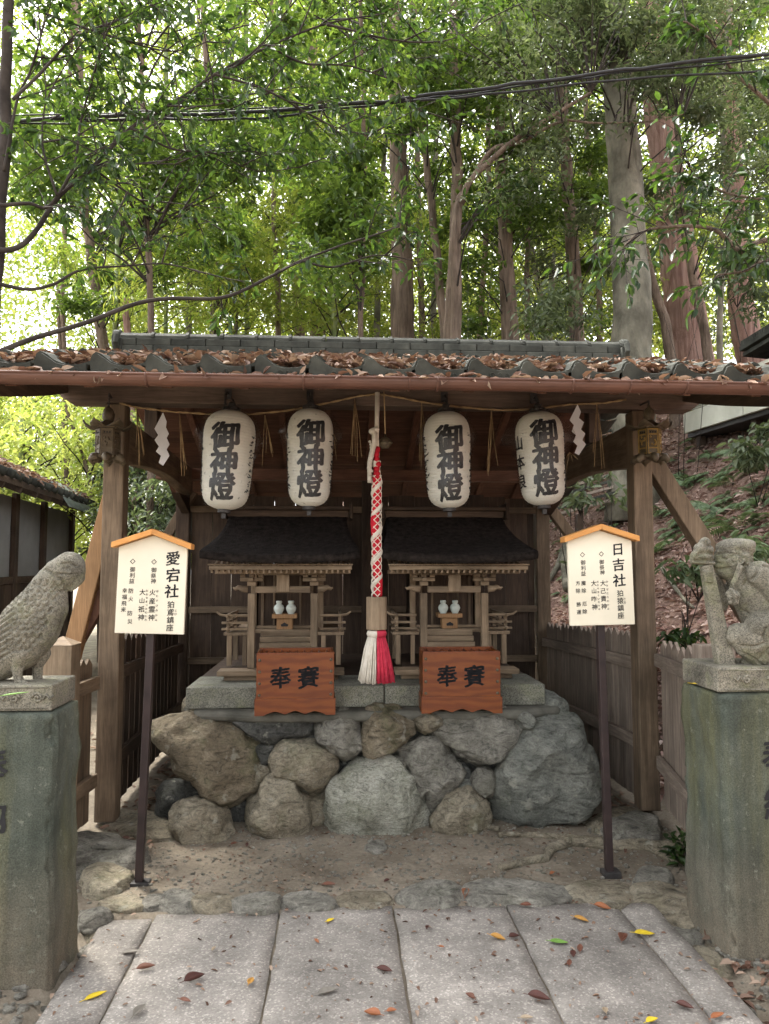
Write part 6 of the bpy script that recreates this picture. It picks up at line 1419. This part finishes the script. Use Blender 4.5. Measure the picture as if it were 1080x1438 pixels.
def side_branches(t_, q, wpx, Yd, C, A, tw, every=2, reach=(.35, .85), per=7, start=.2, prob=1.0):
    m = len(q)
    for i in range(int(m * start), m, every):
        if random.random() > prob: continue
        d = (q[min(i + 1, m - 1)] - q[max(i - 1, 0)]).normalized(); s_ = Vector((random.uniform(-1, 1), random.uniform(-1.1, 1.1), random.uniform(-.55, 1.0)))
        dr = (d * random.uniform(.2, .9) + s_).normalized(); L = random.uniform(*reach); bend = Vector((random.uniform(-.3, .3), random.uniform(-.3, .3), random.uniform(-.5, .1)))
        pts = [q[i] + dr * L * u + bend * L * u * u * .6 for u in (0, .25, .5, .75, 1)]; tw.tube(pts, [.007, .0055, .004, .003, .0018], 4, False)
        for k in range(6):
            u = .25 + .75 * (k + random.random() * .6) / 6; b0 = q[i] + dr * L * u + bend * L * u * u * .6; d2 = (dr * .6 + Vector((random.uniform(-1, 1), random.uniform(-1, 1), random.uniform(-.8, .4)))).normalized(); l2 = random.uniform(.10, .26)
            tw.tube([b0, b0 + d2 * l2 * .5 + V(0, 0, .01), b0 + d2 * l2], [.0025, .002, .0012], 3, False)
            for n_ in range(per): v = random.uniform(.2, 1.05); C.append(b0 + d2 * l2 * v); A.append(d2 + Vector((random.uniform(-1, 1), random.uniform(-1, 1), random.uniform(-1.0, .1))))
def leaf_part(t_, C, A, L, mat, nm='crown'):
    C = np.array([c[:] for c in C]) - np.array(ORG[t_.name][:]); A = np.array([a[:] for a in A]); n_ = len(C)
    nr_ = np.stack([rng.normal(0, .5, n_), rng.normal(0, .5, n_), np.ones(n_)], 1); Ls = rng.uniform(L[0], L[1], n_)
    v_, f_ = leaf_arrays(C, A, nr_, Ls, Ls * rng.uniform(.36, .48, n_), .2, .2, True); obj_from_mesh(nm, fast_mesh(nm, v_, f_, M[mat]), t_)
LIMBS += [([(185, 180), (240, 210), (300, 215), (360, 240), (420, 235)], 4, .2, .7), ([(130, 235), (180, 270), (230, 300), (290, 310)], 4, .1, .7), ([(380, 65), (430, 90), (500, 95), (560, 120), (600, 170)], 4, .6, .6), ([(20, 140), (100, 60), (190, 20), (260, -30)], 5, .1, .5), ([(300, 105), (380, 130), (450, 170), (520, 190)], 4, .5, .6), ([(460, 35), (540, 50), (620, 60), (680, 30)], 4, .7, .4), ([(60, 20), (180, 60), (260, 70), (340, 30)], 4, .5, .5)]
C, A, tw = [], [], MB()
for li, (pts, wpx, dy, dY) in enumerate(LIMBS):
    q = curve_px(pts, 4.7 + dy * .3, 6, .018, dY); m = len(q)
    MB().tube(q, [max(.004, wpx / 2 * 4.7 / FOC * (1 - .75 * i / m)) for i in range(m)], 8).build('limb', M['twig'], nt_, smooth=True)
    low = li in (0, 3, 8)
    side_branches(nt_, q, wpx, 4.7, C, A, tw, 2 if not low else 4, (.30, .75) if not low else (.15, .4), 6 if not low else 4, .25 if not low else .5)
o = tw.build('twigs', M['twig'], nt_, smooth=True, fix=False); o['kind'] = 'stuff'
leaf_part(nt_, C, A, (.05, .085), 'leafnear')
# forked limb from the slim trunk and canopy over the right
ct = thing('broadleaf_tree', 'leafy tree whose canopy and forked limb hang over the middle right', 'tree', (P(655, 300, 9.5).x, 9.5, 0), 'trees behind the shelter')
_, pp = trunk(ct, [(642, 520), (640, 400), (642, 300), (650, 272)], 9.5, 16, 'bark', .7)
for pts, wpx in (([(648, 285), (660, 255), (700, 215), (740, 185), (780, 160), (830, 130)], 10), ([(655, 265), (690, 210), (730, 200), (770, 178), (790, 172)], 8), ([(780, 165), (810, 170), (900, 172), (960, 160)], 4)):
    q = curve_px(pts, 9.4, 5, .02, -.5); m = len(q); MB().tube(q, [wpx / 2 * 9.4 / FOC * (1 - .6 * i / m) for i in range(m)], 8).build('limb', M['bark'], ct, smooth=True); pp += q
crown(ct, pp, [(560, 900, -80, 170), (600, 820, 130, 300), (700, 1080, -60, 110)], 66, (.06, .10), 'leafgrey', 9.0, spread=1.0, R_=.42, per=120)
# near branches entering from the right
rt_ = thing('broadleaf_tree', 'near tree outside the right edge reaching in with curved branches', 'tree', (P(1180, 500, 6.2).x, 6.2, gz(P(1180, 500, 6.2).x, 6.2)), 'trees framing the shelter')
_, pp = trunk(rt_, [(1185, 600), (1180, 450), (1172, 300), (1168, 150), (1160, -80)], 6.2, 40, 'bark')
rq = []
for pts, wpx in (([(1175, 380), (1080, 337), (1040, 352), (1010, 325), (980, 318), (940, 320), (900, 330), (875, 350)], 9), ([(1175, 400), (1080, 368), (1045, 378), (1005, 388)], 6), ([(1170, 300), (1080, 280), (1030, 272), (985, 258), (970, 235)], 5), ([(1168, 200), (1090, 150), (1040, 110), (1000, 60), (960, 30)], 7)):
    q = curve_px(pts, 6.0, 6, .02, -.4); m = len(q); MB().tube(q, [max(.004, wpx / 2 * 6 / FOC * (1 - .7 * i / m)) for i in range(m)], 8).build('limb', M['bark'], rt_, smooth=True); rq.append(q)
C, A, tw = [], [], MB()
for q in rq: side_branches(rt_, q, 5, 6, C, A, tw, 2, (.25, .6), 4, .3)
o = tw.build('twigs', M['twig'], rt_, smooth=True, fix=False); o['kind'] = 'stuff'
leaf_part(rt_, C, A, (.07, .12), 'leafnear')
# leafy trees spreading over the left and the middle
tree('broadleaf_tree', 'leafy tree spreading over the upper left behind the near limbs', [(215, 520), (210, 400), (205, 300), (200, 160), (196, 20), (190, -120)], 8.6, 9, 'bark', [(-20, 420, -80, 260), (60, 330, 120, 330)], 54, (.08, .13), 'leafy', spread=1.1, R_=.42, per=200)
tree('broadleaf_tree', 'leafy tree with hanging bright foliage over the middle of the roof', [(505, 520), (508, 400), (512, 300), (510, 160), (505, 20), (500, -120)], 9.4, 8, 'bark', [(380, 640, -80, 300), (420, 600, 200, 400)], 52, (.09, .14), 'leafy', spread=1.2, R_=.42, per=190)
# understorey bushes above the roof line
def bush(px0, px1, y0, y1, Y, n, label, mat='leafgrey', L=(.08, .13), spread=.5, R_=.35, per=90, group='bushes behind the shelter'):
    b = P((px0 + px1) / 2, y1, Y); t_ = thing('evergreen_bush', label, 'bush', (b.x, Y, gz(b.x, Y)), group)
    stems = []
    mb = MB()
    for k in range(3):
        e = P(random.uniform(px0, px1), random.uniform(y0, (y0 + y1) / 2), Y + random.uniform(-.3, .3)); s = Vector((b.x + random.uniform(-.15, .15), Y, gz(b.x, Y) - .05)); mid = s.lerp(e, .5) + V(random.uniform(-.2, .2), 0, .1)
        mb.tube([s, mid, e], [.005, .004, .002], 6); stems += [mid, e, mid.lerp(e, .5)]
    mb.build('stems', M['twig'], t_, smooth=True); crown(t_, stems, [(px0, px1, y0, y1)], n, L, mat, Y, spread, R_, True, (.3, .42), .5, per, True, 'foliage', .4)
bush(735, 845, 400, 470, 9.0, 12, 'dark evergreen bush left of the grey trunk foot', 'leafgrey')
bush(540, 720, 260, 330, 9.2, 18, 'leafy understorey tree crown across the slim trunks', 'leafnear')
bush(915, 1000, 430, 480, 9.6, 8, 'bush around the foot of the red cedar', 'leafgrey')
bush(1000, 1090, 330, 450, 9.0, 14, 'pale bush at far right above the tiles', 'leafgrey')
bush(200, 290, 630, 760, 8.6, 22, 'grey leaved bush behind the left sign', 'leafgrey', (.07, .11))
bush(1030, 1095, 605, 650, 7.2, 6, 'glossy grey green bush on the bank before the cream panel', 'leafgrey', (.08, .14), .4, .22)
bush(790, 885, 655, 715, 7.8, 6, 'sparse leafy shrub on the bank behind the right sign', 'leafgrey', (.09, .15), .4, .25, 40)
bush(935, 1000, 790, 820, 5.2, 4, 'green leafed shrub behind the monkey statue', 'fern', (.07, .11), .25, .16, 45)
bush(1040, 1090, 755, 830, 4.6, 8, 'bright leaved shrub at the right frame edge behind the monkey', 'fern', (.07, .11), .2, .16, 45)
bush(930, 985, 885, 902, 5.0, 3, 'low dark green sprig over the right fence', 'leafnear', (.05, .09), .15, .10, 40)
# small plant at the right pedestal foot
b = G(960, 1215); t_ = thing('small_plant', 'small dark green plant growing at the foot of right pedestal', 'plant', (b.x, b.y, 0))
C = np.concatenate([clump((0, 0, .07), .10, 70, .8)]); obj_from_mesh('leaves', leaves_mesh('leaves', C, (.04, .075), M['leafnear'], (.4, .5), -.3, True), t_); MB().tube([(0, 0, -.02), (.01, 0, .06), (.03, .0, .12)], .004, 5).build('stem', M['twig'], t_, local=True)
# ferns on the bank
def fern_mesh(seed):
    rs = random.Random(seed); C, A, N_, Ls = [], [], [], []
    for k in range(rs.randint(5, 8)):
        az = rs.uniform(0, 6.28); d = Vector((math.cos(az), math.sin(az), 0)); s = Vector((-d.y, d.x, 0)); Lf = rs.uniform(.28, .42)
        for i in range(18):
            u = (i + 1) / 18; p = d * Lf * u * .9 + V(0, 0, Lf * (.75 * u - .72 * u * u)); ln = .10 * math.sin(math.pi * (u * .85 + .12)) * Lf / .35
            for sg in (-1, 1): C.append(p[:]); A.append((s * sg + d * .45 + V(0, 0, -.15))[:]); N_.append((0, 0, 1)); Ls.append(ln)
    v_, f_ = leaf_arrays(np.array(C), np.array(A), np.array(N_, float) + rng.normal(0, .1, (len(C), 3)), np.array(Ls), np.array(Ls) * .26, .1, .15)
    return fast_mesh('fronds', v_, f_, M['fern'])
FM = [fern_mesh(k) for k in range(5)]
def on_bank(px, py):
    d = ray(px, py); t_ = 3.0
    for _ in range(900):
        t_ += .02; p = Vector((0, 0, CAMH)) + d * t_
        if p.z < gz(p.x, p.y): return p
    return p
FN = [(1005,715,'left of the glossy bush'),(943,770,'just above the monkey finial'),(1030,680,'below the cream panel'),(1065,700,'at the right edge of the bank'),(965,680,'beside the right brace'),(1050,640,'under the cream panel corner'),(930,720,'between brace and right post'),(1075,760,'above the monkey cap'),(810,800,'behind the right sign top'),(790,760,'beside the rear right post'),(860,745,'left of the right front post'),(1000,640,'at the foot of the cream panel'),(1040,745,'right above the monkey'),(835,830,'low on the bank behind the sign'),(955,640,'near the bronze lantern'),(1070,660,'on the upper bank at the frame edge')]
for k, (px, py, wh) in enumerate(FN):
    p = on_bank(px, py); t_ = thing('fern', f'green fern on the leaf strewn bank, {wh}', 'fern', p, 'ferns on the bank'); t_.rotation_euler = (0, -.4, random.uniform(0, 6.28)); t_.scale = [random.uniform(.8, 1.3)] * 3
    obj_from_mesh('fronds', FM[k % 5], t_); MB().ball((0, 0, 0), (.025, .025, .02), 8, 5).build('crown_base', M['twig'], t_, local=True)
fc = []
for _ in range(48):
    px, py = random.uniform(930, 1090), random.uniform(615, 760)
    if random.random() < .25: px, py = random.uniform(775, 880), random.uniform(715, 850)
    p = on_bank(px, py); me = FM[random.randrange(5)]; co = np.zeros(len(me.vertices) * 3, np.float32); me.vertices.foreach_get('co', co); co = co.reshape(-1, 3) * random.uniform(.45, .95); a = random.uniform(0, 6.28)
    x_, y_ = co[:, 0] * math.cos(a) - co[:, 1] * math.sin(a), co[:, 0] * math.sin(a) + co[:, 1] * math.cos(a); fc.append(np.stack([x_ + p.x, y_ + p.y, co[:, 2] + p.z + .5 * x_], 1))
fv = np.concatenate(fc); nq = len(fv) // 4; bq = np.arange(nq)[:, None] * 4
tag(obj_from_mesh('fern_cover', fast_mesh('fern_cover', fv, np.concatenate([bq + np.array([[0, 1, 2]]), bq + np.array([[0, 2, 3]])], 0), M['fern'])), 'low ferns carpeting the upper part of the bank at right', 'fern cover', kind='stuff')
# roots on the bank
for pts, wpx, lbl in (([(800, 830), (795, 790), (800, 760), (785, 800), (770, 825)], 14, 'thick grey roots gripping the bank behind the right sign'), ([(930, 800), (950, 830), (965, 850), (980, 862)], 6, 'thin root hanging down the bank behind the monkey')):
    q = [on_bank(*p) + V(-.03, -.03, .04) for p in pts]; pp2 = []
    for i in range(len(q) - 1):
        for s in range(5): pp2.append(q[i].lerp(q[i + 1], s / 5))
    r = wpx / 2 * q[0].y / FOC; o = MB().tube(pp2, [r * (1.1 - .6 * i / len(pp2)) for i in range(len(pp2))], 8).build('exposed_root', M['greybark'], None, origin=q[0], smooth=True); tag(o, lbl, 'root')
# far woodland: one leafy mass closing the view
def far(n, x0, x1, y0, y1, Y0, Y1, L, mat, name, label, hole=True, thr=-.12):
    C = []
    while len(C) < n:
        px, py = random.uniform(x0, x1), random.uniform(y0, y1)
        if hole and random.random() < in_view_hole(px, py): continue
        Y = random.uniform(Y0, Y1); c = P(px, py, Y)
        if noise.noise(Vector((c.x * .33, Y * .33, c.z * .42))) + .25 * noise.noise(c * .9) < thr: continue
        if c.z > gz(c.x, c.y): C.append(c[:])
    o = obj_from_mesh(name, leaves_mesh(name, C, L, M[mat], (.4, .55), .4)); tag(o, label, 'woodland', kind='stuff')
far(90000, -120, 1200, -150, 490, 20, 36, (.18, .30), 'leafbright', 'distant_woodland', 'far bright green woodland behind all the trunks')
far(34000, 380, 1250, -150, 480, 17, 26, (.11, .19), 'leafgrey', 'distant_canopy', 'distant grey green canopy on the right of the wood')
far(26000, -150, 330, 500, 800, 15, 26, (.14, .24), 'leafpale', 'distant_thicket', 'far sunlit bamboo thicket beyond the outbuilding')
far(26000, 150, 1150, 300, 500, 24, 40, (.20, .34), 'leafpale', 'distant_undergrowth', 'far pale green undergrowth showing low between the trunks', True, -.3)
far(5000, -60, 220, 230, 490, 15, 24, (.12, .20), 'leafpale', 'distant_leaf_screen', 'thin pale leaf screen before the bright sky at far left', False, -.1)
